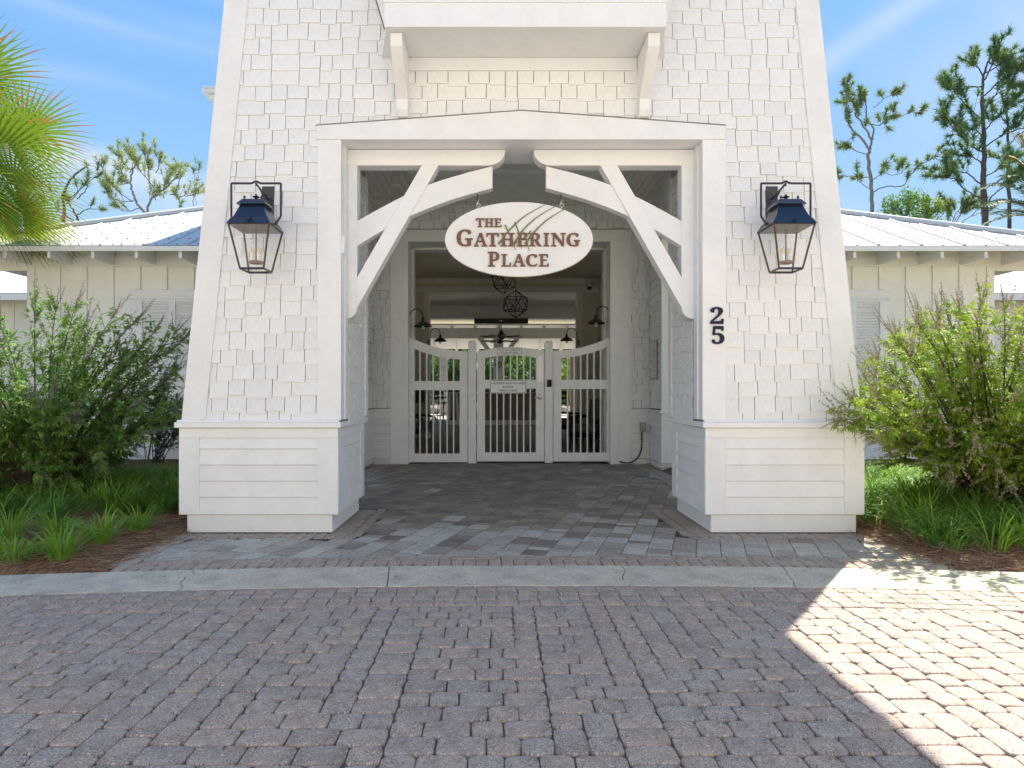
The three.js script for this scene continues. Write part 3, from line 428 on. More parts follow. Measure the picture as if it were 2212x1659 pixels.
{ // date palm fronds entering at the far side
  const t = thing('date_palm', 'feathery palm fronds rising behind the end of the sunlit roof', 'palm tree'), d = 22, o = at(2290, 500, d);
  part(t, 'trunk', limb([V(o.x, -0.05, o.z), o], 0.22, 0.2, 10), barkMat);
  const mats = [leafMat([0.11, 0.17, 0.07], 0.4, 0.6), leafMat([0.16, 0.21, 0.10], 0.4, 0.6)], gold = leafMat([0.24, 0.18, 0.03], 0.4);
  for (const [x1, y1, x2, y2, m] of [[2190, 410, 2085, 462, 0], [2180, 380, 2120, 408, 1], [2240, 370, 2160, 385, 0], [2200, 440, 2110, 480, 1], [2210, 420, 2140, 440, 0], [2220, 440, 2170, 470, 1], [2230, 400, 2190, 415, 0], [2230, 350, 2205, 330, 2], [2260, 330, 2195, 290, 2], [2330, 380, 2400, 420, 0], [2300, 350, 2330, 330, 1]]) {
    const cv = new THREE.QuadraticBezierCurve3(o, at(x1, y1, d).add(V(0, 0, rr(-0.5, 0.5))), at(x2, y2, d).add(V(0, 0, rr(-1, 1)))), S = new Soup(), fr = sub(t, 'frond'); part(fr, 'rib', [tube(cv.getPoints(8), 0.01, 12, 5)], twigMat);
    for (let i = 0; i < 120; i++) { const u = 0.12 + 0.88 * i / 120, p = cv.getPoint(u), tn = cv.getTangent(u), sd = V().crossVectors(tn, V(0, 1, 0.3)).normalize().multiplyScalar(i % 2 ? 1 : -1), dir = sd.addScaledVector(tn, 0.75).add(V(0, rr(-0.15, 0.35), 0)).normalize(); leaf(S, p, dir, V(0, 1, 0), 0.62 * (1.1 - 0.6 * u), 0.05); }
    part(fr, 'leaflets', S.geo(), m === 2 ? gold : mats[m]);
  }
}

// ------------------------------------------------------------------ the entrance tower
const tower = thing('entrance_tower', 'white shingled entrance tower with tapered sides and timber truss in its opening', 'gatehouse');
const outerX = (y) => 2.648 - 0.1018 * (y - 0.845), unitShingle = (() => {   // 1 x 1, thin at the top and thick at the butt
  const p = [[0, 0, 0.011], [1, 0, 0.011], [1, 1, 0.003], [0, 1, 0.003], [0, 0, 0], [1, 0, 0], [1, 1, 0], [0, 1, 0]], f = [[0, 1, 2, 3], [5, 4, 7, 6], [4, 0, 3, 7], [1, 5, 6, 2], [3, 2, 6, 7], [4, 5, 1, 0]];
  const s = new Soup(); for (const q of f) s.quad(...q.map((i) => V(...p[i]))); const g = s.geo(); return g;
})();
// courses of staggered shingles over a face; place(x, y, w, h) makes one
function courses(x0, x1, rows, seed0, scale, place, covered = () => false) {
  const s = seed; seed = seed0;
  for (let k = 0; k + 1 < rows.length; k++) {
    let x = x0 - rnd() * 0.15 * scale, last = -1;
    while (x < x1) {
      const w = pick([0.088, 0.115, 0.118, 0.14, 0.152, 0.152, 0.205]) * scale * 1.06; let o; do { o = Math.floor(rnd() * 3); } while (o === last); last = o;
      const a = Math.max(x, x0), b = Math.min(x + w - 0.0055, x1), y = rows[k] - (k ? [0, 0.012, 0.022][o] * scale : 0), top = rows[k + 1] + 0.012; x += w;
      if (b - a < 0.02 || covered(a, b, y, top)) continue;
      place(a, y, b - a, top - y);
    }
  }
  seed = s;
}
const rowPx = [1241.8, 1205, 1158.5, 1111.5, 1064, 1018, 971.5, 924, 878, 832, 785, 740, 694, 647, 601, 555.5, 511, 467, 421, 376, 331.5, 287.5, 243, 198, 153, 109, 65, 22, -22, -66, -110, -154, -198, -242, -286, -330, -374, -418], faceRows = rowPx.map((p) => CY + (1149 - p) / 377);
{
  const solid = (s) => [[s * 2.63, 0.8], [s * 1.405, 0.8], [s * 1.405, 3.05]];
  part(tower, 'front_wall', [prism([[-2.60, 0.82], [-outerX(5.2) + 0.04, 5.2], [outerX(5.2) - 0.04, 5.2], [2.60, 0.82], [1.41, 0.82], [1.41, 3.065], [-1.41, 3.065], [-1.41, 0.82]], -0.55, -0.022)], M([0.2, 0.19, 0.175], 0.8));
  const sh = sub(tower, 'shingle_cladding');
  const list = [];
  const headTop = (x) => 3.283 - Math.abs(x) * 0.0716;
  courses(-2.62, 2.62, faceRows, 91, 1, (x, y, w, h) => { const e = outerX(y + h) - 0.04, a = Math.max(x, -e), b = Math.min(x + w, e); if (b > a + 0.005) list.push([a, y, b - a, h]); }, (a, b, y, t) => {
    const m = (a + b) / 2, e = outerX(y) - 0.145; if (a > e || b < -e || y > 5.1) return true;
    return a > -1.578 && b < 1.578 && t < headTop(m) + 0.01;
  });
  list.sort((p, q) => Math.max(0, p[1] - 4.2) - Math.max(0, q[1] - 4.2) || (Math.abs(p[0]) < 1.1 && p[1] > 3.1 ? 1 : 0) - (Math.abs(q[0]) < 1.1 && q[1] > 3.1 ? 1 : 0));
  const extra = [];
  list.forEach(([x, y, w, h], i) => {
    const z = -0.022;
    if (i < 300) { const m = part(sh, 'shingle', unitShingle, pick(whites)); m.position.set(x, y, z); m.scale.set(w, h, rr(1.3, 1.9)); m.rotation.z = rr(-0.004, 0.004); } else extra.push(unitShingle.clone().scale(w, h, 1.55).translate(x, y, z));
  });
  if (extra.length) part(sh, 'shingle_course', mergeGeometries(extra), white).userData.kind = 'stuff';
  const sideExtra = [];                                     // the inner cheeks of the opening
  for (const s of [-1, 1]) courses(0.27, 0.88, faceRows, 300 + s, 1, (x, y, w, h) => { const g = unitShingle.clone().scale(w, h, 1.7); if (s < 0) g.translate(x, y, 0).rotateY(Math.PI / 2).translate(-1.412, 0, 0); else g.translate(x - 1.15, y, 0).rotateY(-Math.PI / 2).translate(1.412, 0, 0); sideExtra.push(g); }, (a, b, y, t) => t > 3.1);
  for (const s of [-1, 1]) part(tower, 'cheek_trim', [bx(Math.min(s * 1.39, s * 1.42), Math.max(s * 1.39, s * 1.42), 0.884, 3.06, -1.0, -0.885, 0.003), bx(Math.min(s * 1.392, s * 1.41), Math.max(s * 1.392, s * 1.41), 0.884, 3.06, -0.2, -0.101, 0.003)], whites[1]);
  part(sh, 'cheek_shingle', mergeGeometries(sideExtra), whites[1]).userData.kind = 'stuff';
  for (const s of [-1, 1]) {
    const X = (a, b) => [Math.min(s * a, s * b), Math.max(s * a, s * b)];
    const base = sub(tower, 'pier_base');
    part(base, 'plinth', [bx(...X(1.475, 2.61), -0.06, 0.148, -1.0, -0.018, 0.006)], plinthMat);
    part(base, 'ground_joint', [bx(...X(1.472, 2.613), -0.03, 0.007, -1.0, -0.016, 0.001)], M([0.10, 0.095, 0.085], 0.95, { map: T.mulch }));
    part(base, 'core', [bx(...X(1.44, 2.645), 0.15, 0.80, -1.0, -0.02, 0.002)], M([0.3, 0.285, 0.26], 0.8));
    part(base, 'cap', [bx(...X(1.40, 2.69), 0.822, 0.868, -1.03, 0.028, 0.008), bx(...X(1.415, 2.675), 0.868, 0.884, -1.015, 0.012, 0.004)], white);
    part(base, 'frieze_board', [bx(...X(1.428, 2.664), 0.744, 0.822, -0.02, 0, 0.003), bx(...X(1.428, 1.444), 0.744, 0.822, -1.0, -0.0205, 0.003)], whites[2]);
    for (const [a, b] of [[1.427, 1.585], [2.508, 2.665]]) part(base, 'corner_board', [bx(...X(a, b), 0.147, 0.744, -0.02, 0, 0.003)], whites[1]);
    part(base, 'corner_board', [bx(...X(1.425, 1.442), 0.147, 0.744, -0.17, -0.0205, 0.003)], whites[1]); part(base, 'corner_board', [bx(...X(1.425, 1.442), 0.147, 0.744, -1.0, -0.84, 0.003)], whites[1]);
    const ys = [0.147, 0.281, 0.406, 0.531, 0.656, 0.744];
    for (let k = 0; k < 5; k++) {
      part(base, 'siding_board', metric(sideways([[-0.02, ys[k] + 0.0035], [-0.003, ys[k] + 0.0035], [-0.0125, ys[k + 1]], [-0.02, ys[k + 1]]], ...X(1.585, 2.508))), pick(whites));
      part(base, 'siding_board', metric(prism([[s * 1.442, ys[k] + 0.006], [s * 1.424, ys[k] + 0.006], [s * 1.4365, ys[k + 1]], [s * 1.442, ys[k + 1]]].sort((p, q) => 0), -0.84, -0.17)), pick(whites));
    }
    part(tower, 'pier', [prism([[s * 1.418, 0.86], [s * 2.60, 0.86], [s * (outerX(5.1) - 0.04), 5.1], [s * 1.418, 5.1]], -1.0, -0.56)], M([0.4, 0.38, 0.35], 0.8));
    const o0 = outerX(0.884), o1 = outerX(5.2);
    part(tower, 'corner_trim', [prism([[s * o0, 0.884], [s * (o0 - 0.185), 0.884], [s * (o1 - 0.185), 5.2], [s * o1, 5.2]], -0.1, 0.004, [], 0.003), prism([[s * o0, 0.884], [s * (o0 - 0.02), 0.884], [s * (o1 - 0.02), 5.2], [s * o1, 5.2]], -1.0, -0.101)], whites[1]);
    part(tower, 'corner_trim', [bx(...X(1.404, 1.588), 0.884, 3.06, -0.1, 0.004, 0.003)], whites[2]);
  }
  part(tower, 'header', [prism([[-1.593, 3.06], [1.58, 3.06], [1.58, 3.168], [0, 3.283], [-1.593, 3.168]], -0.2, 0.012, [], 0.003), bx(-1.404, 1.404, 3.062, 3.2, -0.55, -0.2, 0.002)], white);
  part(tower, 'flashing', [prism([[-1.597, 3.170], [0, 3.2853], [1.584, 3.170], [1.584, 3.173], [0, 3.2885], [-1.597, 3.173]], -0.02, 0.017)], M([0.33, 0.31, 0.29], 0.5));
  // bracketed bay at the top
  const bay = sub(tower, 'window_bay');
  part(bay, 'fascia', [bx(-0.99, 1.015, 3.695, 3.868, 0.40, 0.445, 0.003), bx(-1.0, 1.025, 3.868, 3.90, 0.39, 0.452, 0.003), bx(-0.985, 1.01, 3.90, 4.9, 0.36, 0.425, 0.003)], white);
  part(bay, 'soffit', [flat([[-0.985, 0.40], [-1.09, -0.02], [1.115, -0.02], [1.01, 0.40]], 3.70, 3.72)], white);
  part(bay, 'ledger', [bx(-0.89, 0.895, 3.60, 3.6985, -0.02, 0.003, 0.002)], white);
  for (const s of [-1, 1]) {
    const c = 0.0125, p = (x, y, z) => V(c + s * x, y, z), S = new Soup();
    S.quad(p(1.0, 3.70, 0.43), p(1.075, 3.92, -0.02), p(1.36, 4.9, -0.02), p(1.0, 4.9, 0.43)); S.quad(p(0.98, 3.70, 0.41), p(1.05, 3.92, -0.04), p(1.33, 4.9, -0.04), p(0.98, 4.9, 0.41)); S.quad(p(1.0, 3.70, 0.43), p(1.075, 3.92, -0.02), p(1.05, 3.72, -0.03), p(0.98, 3.70, 0.41));
    part(bay, 'side_panel', S.geo(), cream);
    part(bay, 'drip_edge', [bar(p(1.076, 3.92, 0.0), p(1.362, 4.9, 0.0), 0.006, 0.006, 4)], brownMetal);
    const x0 = c + s * 0.93 - 0.043;
    part(bay, 'bracket', [sideways([[-0.02, 3.694], [0.37, 3.694], [0.37, 3.60], [0.335, 3.565], [0.075, 3.345], [0.075, 3.265], [0.045, 3.225], [-0.02, 3.225]], x0, x0 + 0.086, 0.003)], white);
  }
  // timber truss in the opening
  const tr = sub(tower, 'truss'), Z = -0.2;
  for (const s of [-1, 1]) {
    const f = (a) => a.map(([x, y]) => [s * x - 0.012, y]);
    const q = []; for (let i = 0; i <= 8; i++) { const a = i / 8 * Math.PI / 2; q.push([0.255 - 0.14 * Math.sin(a) , 2.93 + 0.115 - 0.115 * Math.cos(a)]); }
    part(tr, 'beam', [prism(f([[1.42, 2.93], ...q, [0.115, 3.058], [1.42, 3.058]]), Z - 0.13, Z, [], 0.003)], white);
    const r = []; for (let i = 0; i <= 6; i++) { const a = i / 6 * Math.PI / 2; r.push([1.405 - 0.095 * Math.sin(a) , 1.69 + 0.095 - 0.095 * Math.cos(a)]); }
    part(tr, 'post', [prism(f([...r, [1.31, 2.93], [1.42, 2.93], [1.42, 1.69]]), Z - 0.13, Z - 0.001, [], 0.003)], white);
    const lo = new THREE.CatmullRomCurve3([[1.33, 2.27], [1.12, 2.40], [0.884, 2.523], [0.55, 2.655], [0.217, 2.751]].map((p) => V(p[0], p[1], 0))).getPoints(20), hi = new THREE.CatmullRomCurve3([[1.33, 2.475], [1.12, 2.592], [0.925, 2.692], [0.737, 2.777], [0.48, 2.86], [0.217, 2.929]].map((p) => V(p[0], p[1], 0))).getPoints(20);
    part(tr, 'arched_brace', [prism(f([...lo.map((p) => [p.x, p.y]), ...hi.reverse().map((p) => [p.x, p.y])]), Z - 0.11, Z - 0.012, [], 0.003)], whites[1]);
    part(tr, 'diagonal_brace', [prism(f([[0.654, 2.93], [0.789, 2.93], [1.312, 2.022], [1.312, 1.775]]), Z - 0.12, Z + 0.004, [], 0.003)], whites[2]);
  }
  // what stands behind the front wall: side beams, ceiling, roof
  for (const s of [-1, 1]) part(tower, 'side_beam', [bx(s * 2.13, s * 2.42, 3.47, 5.1, -4.25, -1.0, 0.003)], whites[1]);
  const ceil = sub(tower, 'ceiling');
  for (let k = 0; k < 8; k++) for (const s of [-1, 1]) part(ceil, 'ceiling_board', [bx(s * (1.362 + k * 0.0985), s * (1.362 + k * 0.0985 + 0.092), 4.05, 4.075, -5.0, -0.55, 0.004)], ceilPaint);
  part(ceil, 'ceiling_panel', [bx(-1.36, 1.36, 3.985, 4.04, -4.9, -0.55, 0.004), bx(-1.36, 1.36, 3.945, 3.984, -1.9, -1.78, 0.003), bx(-1.36, 1.36, 3.945, 3.984, -3.6, -3.48, 0.003)], blueGrey);
  part(ceil, 'ceiling_deck', [bx(-2.42, 2.42, 4.08, 4.12, -5.0, -0.56, 0)], interior);
  part(tower, 'roof', [bx(-2.74, 2.74, 5.2, 5.32, -5.2, 0.56, 0.004), plain(new THREE.ConeGeometry(3.7, 1.3, 4, 1).rotateY(Math.PI / 4).scale(1, 1, 1.05)).translate(0, 5.97, -2.3)], roofMetal);
  for (const s of [-1, 1]) part(tower, 'side_canopy', [bx(s * 2.42, s * 3.0, 3.47, 3.56, -3.75, -2.6, 0.004)], whites[1]);
  const lights = [[-1.64, -4.29], [-2.0, -4.75], [1.66, -4.16]];
  lights.forEach(([x, z], i) => whole('recessed_light', ['white recessed ceiling light nearer the tower opening in the shaded porch ceiling', 'white recessed ceiling light close to the shingled back wall', 'single white recessed light in the ceiling over the house number side'][i], 'ceiling light', [lathe([[0.001, 4.043], [0.05, 4.04], [0.06, 4.032], [0.075, 4.032], [0.078, 4.049]], 20).translate(x, 0, z)], whites[0]));
  // house number
  const font = await new FontLoader().loadAsync('fonts/droid/droid_serif_bold.typeface.json');
  globalThis.serif = font;
}
function glyph(ch, x0, x1, y0, y1, depth, bevel = 0.002) {
  const g = plain(new TextGeometry(ch, { font: globalThis.serif, size: 1, depth: 0.2, curveSegments: 8, bevelEnabled: true, bevelSize: 0.008, bevelThickness: 0.03, bevelSegments: 1 })); g.computeBoundingBox(); const b = g.boundingBox;
  return g.translate(-b.min.x, -b.min.y, -b.min.z).scale((x1 - x0) / (b.max.x - b.min.x), (y1 - y0) / (b.max.y - b.min.y), depth / (b.max.z - b.min.z)).translate(x0, y0, 0);
}
whole('house_number', 'dark navy numeral 2 fixed on the white trim of the opening', 'house number', [glyph('2', 1.462, 1.564, 1.629, 1.760, 0.016).translate(0, 0, 0.005)], navyMatt);
whole('house_number', 'dark navy numeral 5 fixed on the white trim below the numeral 2', 'house number', [glyph('5', 1.475, 1.570, 1.472, 1.612, 0.016).translate(0, 0, 0.005)], navyMatt);
{ // hanging oval sign
  const t = thing('hanging_sign', 'white oval hanging sign with raised brown lettering and green grass blades', 'sign'), z0 = -0.245;
  const SX = (z) => (921.6 + 0.18 * z - VX) / 265.7 + CX, SY = (z) => CY - ((560 + z * 0.2441) * 0.7373 - VY) / 265.7;
  const el = []; for (let i = 0; i < 72; i++) { const a = i / 72 * 2 * Math.PI; el.push([-0.014 + 0.6036 * Math.cos(a), 2.344 + 0.3045 * Math.sin(a)]); }
  part(t, 'board', [prism(el, z0 - 0.045, z0, [], 0.004)], painted([0.86, 0.86, 0.85], 0.45));
  part(t, 'edge_band', [prism(el.map(([x, y]) => [-0.014 + (x + 0.014) * 1.0045, 2.344 + (y - 2.344) * 1.009]), z0 - 0.041, z0 - 0.012)], M([0.30, 0.24, 0.17], 0.6));
  const brown = M([0.17, 0.075, 0.045], 0.55), line = (s, xs, yt, yb) => [...s].forEach((ch, i) => part(t, 'letter', [glyph(ch, SX(xs[i][0]), SX(xs[i][1]), SY(yb), SY(xs[i][2] ?? yt), 0.014).translate(0, 0, z0 + 0.001)], brown));
  line('THE', [[590, 690], [695, 805], [810, 900]], 328, 432);
  line('GATHERING', [[360, 553, 460], [567, 730], [715, 868], [885, 1055], [1080, 1215], [1228, 1378], [1402, 1470], [1492, 1670], [1680, 1840]], 503, 664);
  line('PLACE', [[733, 873, 728], [895, 1013], [1030, 1187], [1192, 1327], [1347, 1465]], 757, 906);
  const gm = [M([0.20, 0.24, 0.09], 0.5), M([0.15, 0.21, 0.09], 0.5)];
  [[0, [870, 625], [960, 505], [1150, 320], [1440, 150], 15, 3], [0, [1045, 650], [1130, 500], [1300, 330], [1560, 170], 15, 3], [0, [1190, 620], [1290, 490], [1440, 350], [1715, 178], 15, 3], [1, [945, 415], [985, 500], [1030, 590], [1065, 700], 10, 4], [1, [1060, 380], [1095, 470], [1120, 580], [1138, 692], 9, 3], [1, [1165, 500], [1190, 560], [1212, 640], [1232, 720], 9, 3], [1, [1245, 480], [1190, 540], [1110, 600], [1050, 640], 7, 4], [1, [1240, 560], [1215, 590], [1195, 615], [1180, 640], 8, 5]].forEach(([m, ...r]) => {
    const [a, b, c, d, r0, r1] = r, pts = [a, b, c, d].map(([x, y]) => V(SX(x), SY(y), 0)), cv = new THREE.CatmullRomCurve3(pts).getPoints(18), S = [];
    for (let i = 0; i < 18; i++) S.push(bar(cv[i], cv[i + 1], mix(r0, r1, i / 18) * 0.00068, mix(r0, r1, (i + 1) / 18) * 0.00068, 7));
    S.push(plain(new THREE.SphereGeometry(r0 * 0.00075, 8, 6)).translate(cv[0].x, cv[0].y, 0));
    part(t, 'grass_blade', [mergeGeometries(S).translate(0, 0, z0 + 0.008)], gm[m]);
  });
  for (const [x, y] of [[-0.345, 2.60], [0.335, 2.60]]) {
    part(t, 'eye_bolt', [bar(V(x, y - 0.025, z0 - 0.02), V(x, y + 0.012, z0 - 0.02), 0.006), plain(new THREE.TorusGeometry(0.015, 0.004, 6, 16)).translate(x, y + 0.027, z0 - 0.02)], steel);
    part(t, 'hook', [tube([V(x, y + 0.03, z0 - 0.02), V(x - 0.012, y + 0.045, z0 - 0.02), V(x + 0.004, y + 0.062, z0 - 0.02), V(x - 0.006, y + 0.078, z0 - 0.02)], 0.004, 14, 6)], steel);
    part(t, 'strap', [bar(V(x - 0.006, y + 0.07, z0 - 0.02), V(x - 0.008, y + 0.125, z0 - 0.015), 0.006, 0.004, 5)], darkLine);
  }
}
function lantern(x, label, s) {
  const t = thing('wall_lantern', label, 'wall lantern', [x, 0, 0.25]);
  const fr = (w0, y0, w1, y1, mat, name) => part(t, name, [plain(new THREE.CylinderGeometry(w1 * 0.7071, w0 * 0.7071, y1 - y0, 4, 1).rotateY(Math.PI / 4))].map((g) => { g.computeVertexNormals(); return g.translate(0, (y0 + y1) / 2, 0); }), mat);
  const B = 2.0, Tp = 2.312, wt = 0.292, wb = 0.172;
  fr(0.315, Tp, 0.262, 2.362, navy, 'roof_skirt'); fr(0.245, 2.3625, 0.165, 2.468, navy, 'roof'); fr(0.215, 2.466, 0.150, 2.508, navy, 'roof_cap');
  part(t, 'liner', [bx(-wt / 2, wt / 2, Tp - 0.006, Tp - 0.001, -wt / 2, wt / 2, 0)], brownMetal);
  const posts = [], rails = [], c = (a, b, u) => V(a * mix(wb, wt, u) / 2, mix(B, Tp, u), b * mix(wb, wt, u) / 2);
  for (const [a, b] of [[1, 1], [-1, 1], [1, -1], [-1, -1]]) posts.push(bar(c(a, b, 0), c(a, b, 1), 0.0075, 0.0075, 4));
  part(t, 'corner_bar', posts, brownMetal);
  for (const [a, b] of [[[1, 1], [-1, 1]], [[1, -1], [-1, -1]], [[1, 1], [1, -1]], [[-1, 1], [-1, -1]]]) { rails.push(bar(c(...a, 0), c(...b, 0), 0.0085, 0.0085, 4)); const S = new Soup(); S.quad(c(...a, 0.02), c(...b, 0.02), c(...b, 0.99), c(...a, 0.99)); part(t, 'glass_pane', S.geo(), glass); }
  part(t, 'bottom_rail', rails, navy);
  part(t, 'burner_stem', [bar(V(0, 2.07, 0), V(0, Tp, 0), 0.005)], brownMetal);
  part(t, 'burner_ring', [lathe([[0.03, 2.05], [0.05, 2.05], [0.05, 2.066], [0.03, 2.066]], 18)], M([0.26, 0.15, 0.08], 0.5));
  for (const [a, b] of [[0.026, 0.02], [-0.026, 0.02], [0.026, -0.022], [-0.026, -0.022]]) { part(t, 'candle_sleeve', [bar(V(a, 2.06, b), V(a, 2.125, b), 0.0095, 0.0095, 10)], whites[0]); part(t, 'bulb', [lathe([[0.001, 2.125], [0.006, 2.128], [0.0095, 2.142], [0.007, 2.158], [0.0012, 2.175]], 10).translate(a, 0, b)], P([0.95, 0.86, 0.66], 0.1, { transmission: 0.6, thickness: 0 })); }
  const acorn = (k) => lathe([[0.001, 0], [0.006, 0.001], [0.005, 0.008], [0.0095, 0.014], [0.008, 0.022], [0.003, 0.03], [0.001, 0.033]].map(([r, y]) => [r * k, y * k]), 10);
  for (const [a, b] of [[1, 1], [-1, 1], [1, -1], [-1, -1]]) part(t, 'finial', [acorn(1).translate(a * 0.062, 2.506, b * 0.062)], navy);
  part(t, 'finial', [lathe([[0.001, 2.506], [0.011, 2.507], [0.008, 2.52], [0.012, 2.535], [0.026, 2.54], [0.026, 2.545], [0.01, 2.55], [0.006, 2.562], [0.001, 2.568]], 14)], navy);
  const w = 0.183, y = 2.644;
  part(t, 'hanger_frame', [...limb([V(-0.145, 2.345, 0), V(-w, 2.40, 0), V(-w, y, 0), V(-0.035, y, 0), V(0, y + 0.016, 0), V(0.035, y, 0), V(w, y, 0), V(w, 2.40, 0), V(0.145, 2.345, 0)], 0.0085, 0.0085, 4), bx(-0.158, -0.13, 2.338, 2.35, -0.012, 0.012, 0.002), bx(0.13, 0.158, 2.338, 2.35, -0.012, 0.012, 0.002)], navy);
  part(t, 'back_plate', [bx(-0.047, 0.047, 2.44, 2.70, -0.268, -0.25, 0.003)], navy);
  part(t, 'support_arm', [bar(V(0, 2.60, -0.25), V(0, 2.642, 0.0), 0.008, 0.008, 6), bar(V(0, 2.54, -0.25), V(0, 2.625, -0.1), 0.007, 0.007, 6), lathe([[0.001, 2.622], [0.006, 2.625], [0.004, 2.636]], 8)], navy);
  part(t, 'key_clip', [bar(V(0, 2.33, 0.158), V(0.004, 2.375, 0.142), 0.005, 0.004), bar(V(-0.025, 2.337, 0.158), V(0.02, 2.347, 0.158), 0.003, 0.003), tube([V(0.01, 2.34, 0.16), V(0.022, 2.352, 0.16), V(0.012, 2.364, 0.155), V(0.018, 2.376, 0.15)], 0.003, 10, 5)], navy);
  return t;
}
lantern(-1.973, 'navy carriage lantern on the shingled pier without house numbers', -1);
lantern(1.945, 'navy carriage lantern on the shingled pier above the house numbers', 1);

// ------------------------------------------------------------------ the clubhouse behind the tower
const club = thing('clubhouse', 'white clubhouse with shingled entry alcove, dim hall and open pavilion behind the gates', 'building');
function lapped(parent, name, x0, x1, ys, z, mat, turn) {   // clapboards facing +z (or turned to face along x)
  for (let k = 0; k + 1 < ys.length; k++) {
    const g = sideways([[z - 0.004, ys[k] + 0.005], [z + 0.018, ys[k] + 0.005], [z + 0.005, ys[k + 1]], [z - 0.004, ys[k + 1]]], x0, x1);
    if (turn) g.applyMatrix4(turn);
    part(parent, name, metric(g), mat);
  }
}
{
  const Z = -5.0, ys = [0.09, 0.215, 0.34, 0.465, 0.59, 0.70], rows = Array.from({ length: 28 }, (_, i) => 0.86 + i * 0.1195);
  part(club, 'back_wall', [prism([[-2.13, 0], [-1.57, 0], [-1.57, 3.43], [1.52, 3.43], [1.52, 0], [2.15, 0], [2.15, 4.06], [-2.13, 4.06]], -5.65, Z - 0.012)], M([0.5, 0.48, 0.44], 0.8));
  part(club, 'entry_trim', [bx(-1.837, -1.63, 0, 3.40, Z - 0.01, Z + 0.022), bx(1.645, 1.835, 0, 3.40, Z - 0.01, Z + 0.022), bx(-1.84, 1.84, 3.40, 3.575, Z - 0.01, Z + 0.024), bx(-1.63, -1.565, 0, 3.40, -5.66, Z + 0.03), bx(1.515, 1.645, 0, 3.40, -5.66, Z + 0.03), bx(-1.63, 1.645, 3.395, 3.43, -5.66, Z + 0.018)], white);
  part(club, 'inner_trim', [bx(-1.565, -1.535, 0, 3.395, -5.62, -5.4), bx(1.485, 1.515, 0, 3.395, -5.62, -5.4), bx(-1.565, 1.515, 3.36, 3.395, -5.62, -5.4)], white);
  const sh = sub(club, 'shingle_cladding'); let n = 0; const over = [];
  const face = (x0, x1, from, seed0, turn, cov) => courses(x0, x1, rows, seed0, 1, (x, y, w, h) => { const g = unitShingle.clone().scale(w - 0.003, h - 0.018, 2.3).translate(x, y, 0); if (turn) g.applyMatrix4(turn); else g.translate(0, 0, Z - 0.012); if (n++ < 290) part(sh, 'shingle', g, pick(whites)); else over.push(g); }, cov);
  face(-2.11, -1.83, 0, 11, null, (a, b, y, t) => y > 4.0); face(1.83, 2.13, 0, 12, null, (a, b, y) => y > 4.0);
  face(-1.83, 1.83, 0, 13, null, (a, b, y, t) => y < 3.5 || y > 4.0);
  const tl = new THREE.Matrix4().makeRotationY(Math.PI / 2).setPosition(-2.118, 0, -4.27), tr = new THREE.Matrix4().makeRotationY(-Math.PI / 2).setPosition(2.138, 0, -4.98);
  face(0.0, 0.72, 0, 14, tl, (a, b, y) => y > 4.0); face(0.0, 0.72, 0, 15, tr, (a, b, y) => y > 4.0);
  for (const s of [-1, 1]) {
    const X = (a, b) => [Math.min(s * a, s * b), Math.max(s * a, s * b)];
    part(club, 'side_wall', [bx(...X(2.142, 2.4), 0.0, 4.08, -5.4, -4.265, 0)], M([0.25, 0.235, 0.21], 0.8));
    part(club, 'wall_cap', [bx(...X(1.69, 2.13), 0.80, 0.842, Z - 0.01, Z + 0.05), bx(...X(2.075, 2.13), 0.80, 0.842, Z + 0.05, -4.2), bx(...X(2.075, 3.6), 0.80, 0.842, -4.25, -4.19)], white);
    part(club, 'frieze_board', [bx(...X(1.70, 2.13), 0.70, 0.80, Z - 0.01, Z + 0.02, 0.003), bx(...X(2.108, 2.13), 0.70, 0.80, Z + 0.02, -4.23, 0.003), bx(...X(2.11, 3.6), 0.70, 0.80, -4.25, -4.222, 0.003)], whites[2]);
    lapped(club, 'siding_board', ...X(1.835, 2.125), ys, Z - 0.006, pick(whites));
    part(club, 'corner_board', [bx(...X(1.70, 1.835), 0.09, 0.70, Z - 0.01, Z + 0.018, 0.003)], whites[1]);
    const turn = s < 0 ? new THREE.Matrix4().makeRotationY(Math.PI / 2).setPosition(-2.124, 0, -4.25) : new THREE.Matrix4().makeRotationY(-Math.PI / 2).setPosition(2.124, 0, -4.98);
    lapped(club, 'siding_board', 0, 0.73, ys, 0, pick(whites), turn);
    part(club, 'plinth', [bx(...X(1.70, 2.125), -0.05, 0.086, Z - 0.02, Z - 0.002, 0.003), bx(...X(2.112, 2.13), -0.05, 0.086, Z, -4.27, 0.003), bx(...X(2.13, 3.6), -0.05, 0.086, -4.27, -4.255, 0.003)], plinthMat);
    part(club, 'front_wall', [bx(...X(2.145, 3.9), 0, 4.08, -4.5, -4.262, 0)], white);
    part(club, 'corner_board', [bx(...X(2.112, 2.29), 0.842, 3.48, -4.262, -4.225, 0.003), bx(...X(2.112, 2.25), 0.09, 0.70, -4.262, -4.228, 0.003)], whites[1]);
    lapped(club, 'siding_board', ...X(2.25, 3.6), ys, -4.255, pick(whites));
    courses(s > 0 ? 2.29 : -3.6, s > 0 ? 3.6 : -2.29, rows, 20 + s, 1, (x, y, w, h) => over.push(unitShingle.clone().scale(w, h, 1).translate(x, y, -4.262)), (a, b, y) => y > 3.9);
  }
  part(sh, 'shingle_course', mergeGeometries(over), white).userData.kind = 'stuff';
  // the raised middle roof whose eave shows beside the tower
  part(club, 'upper_wall', [bx(-3.95, 3.95, 4.085, 5.5, -7.0, -4.9, 0)], white);
  part(club, 'upper_roof', [bx(-4.62, 4.62, 5.575, 5.64, -6.9, -4.78, 0.004), bx(-4.60, 4.60, 5.64, 5.665, -6.9, -4.76, 0.004)], white);
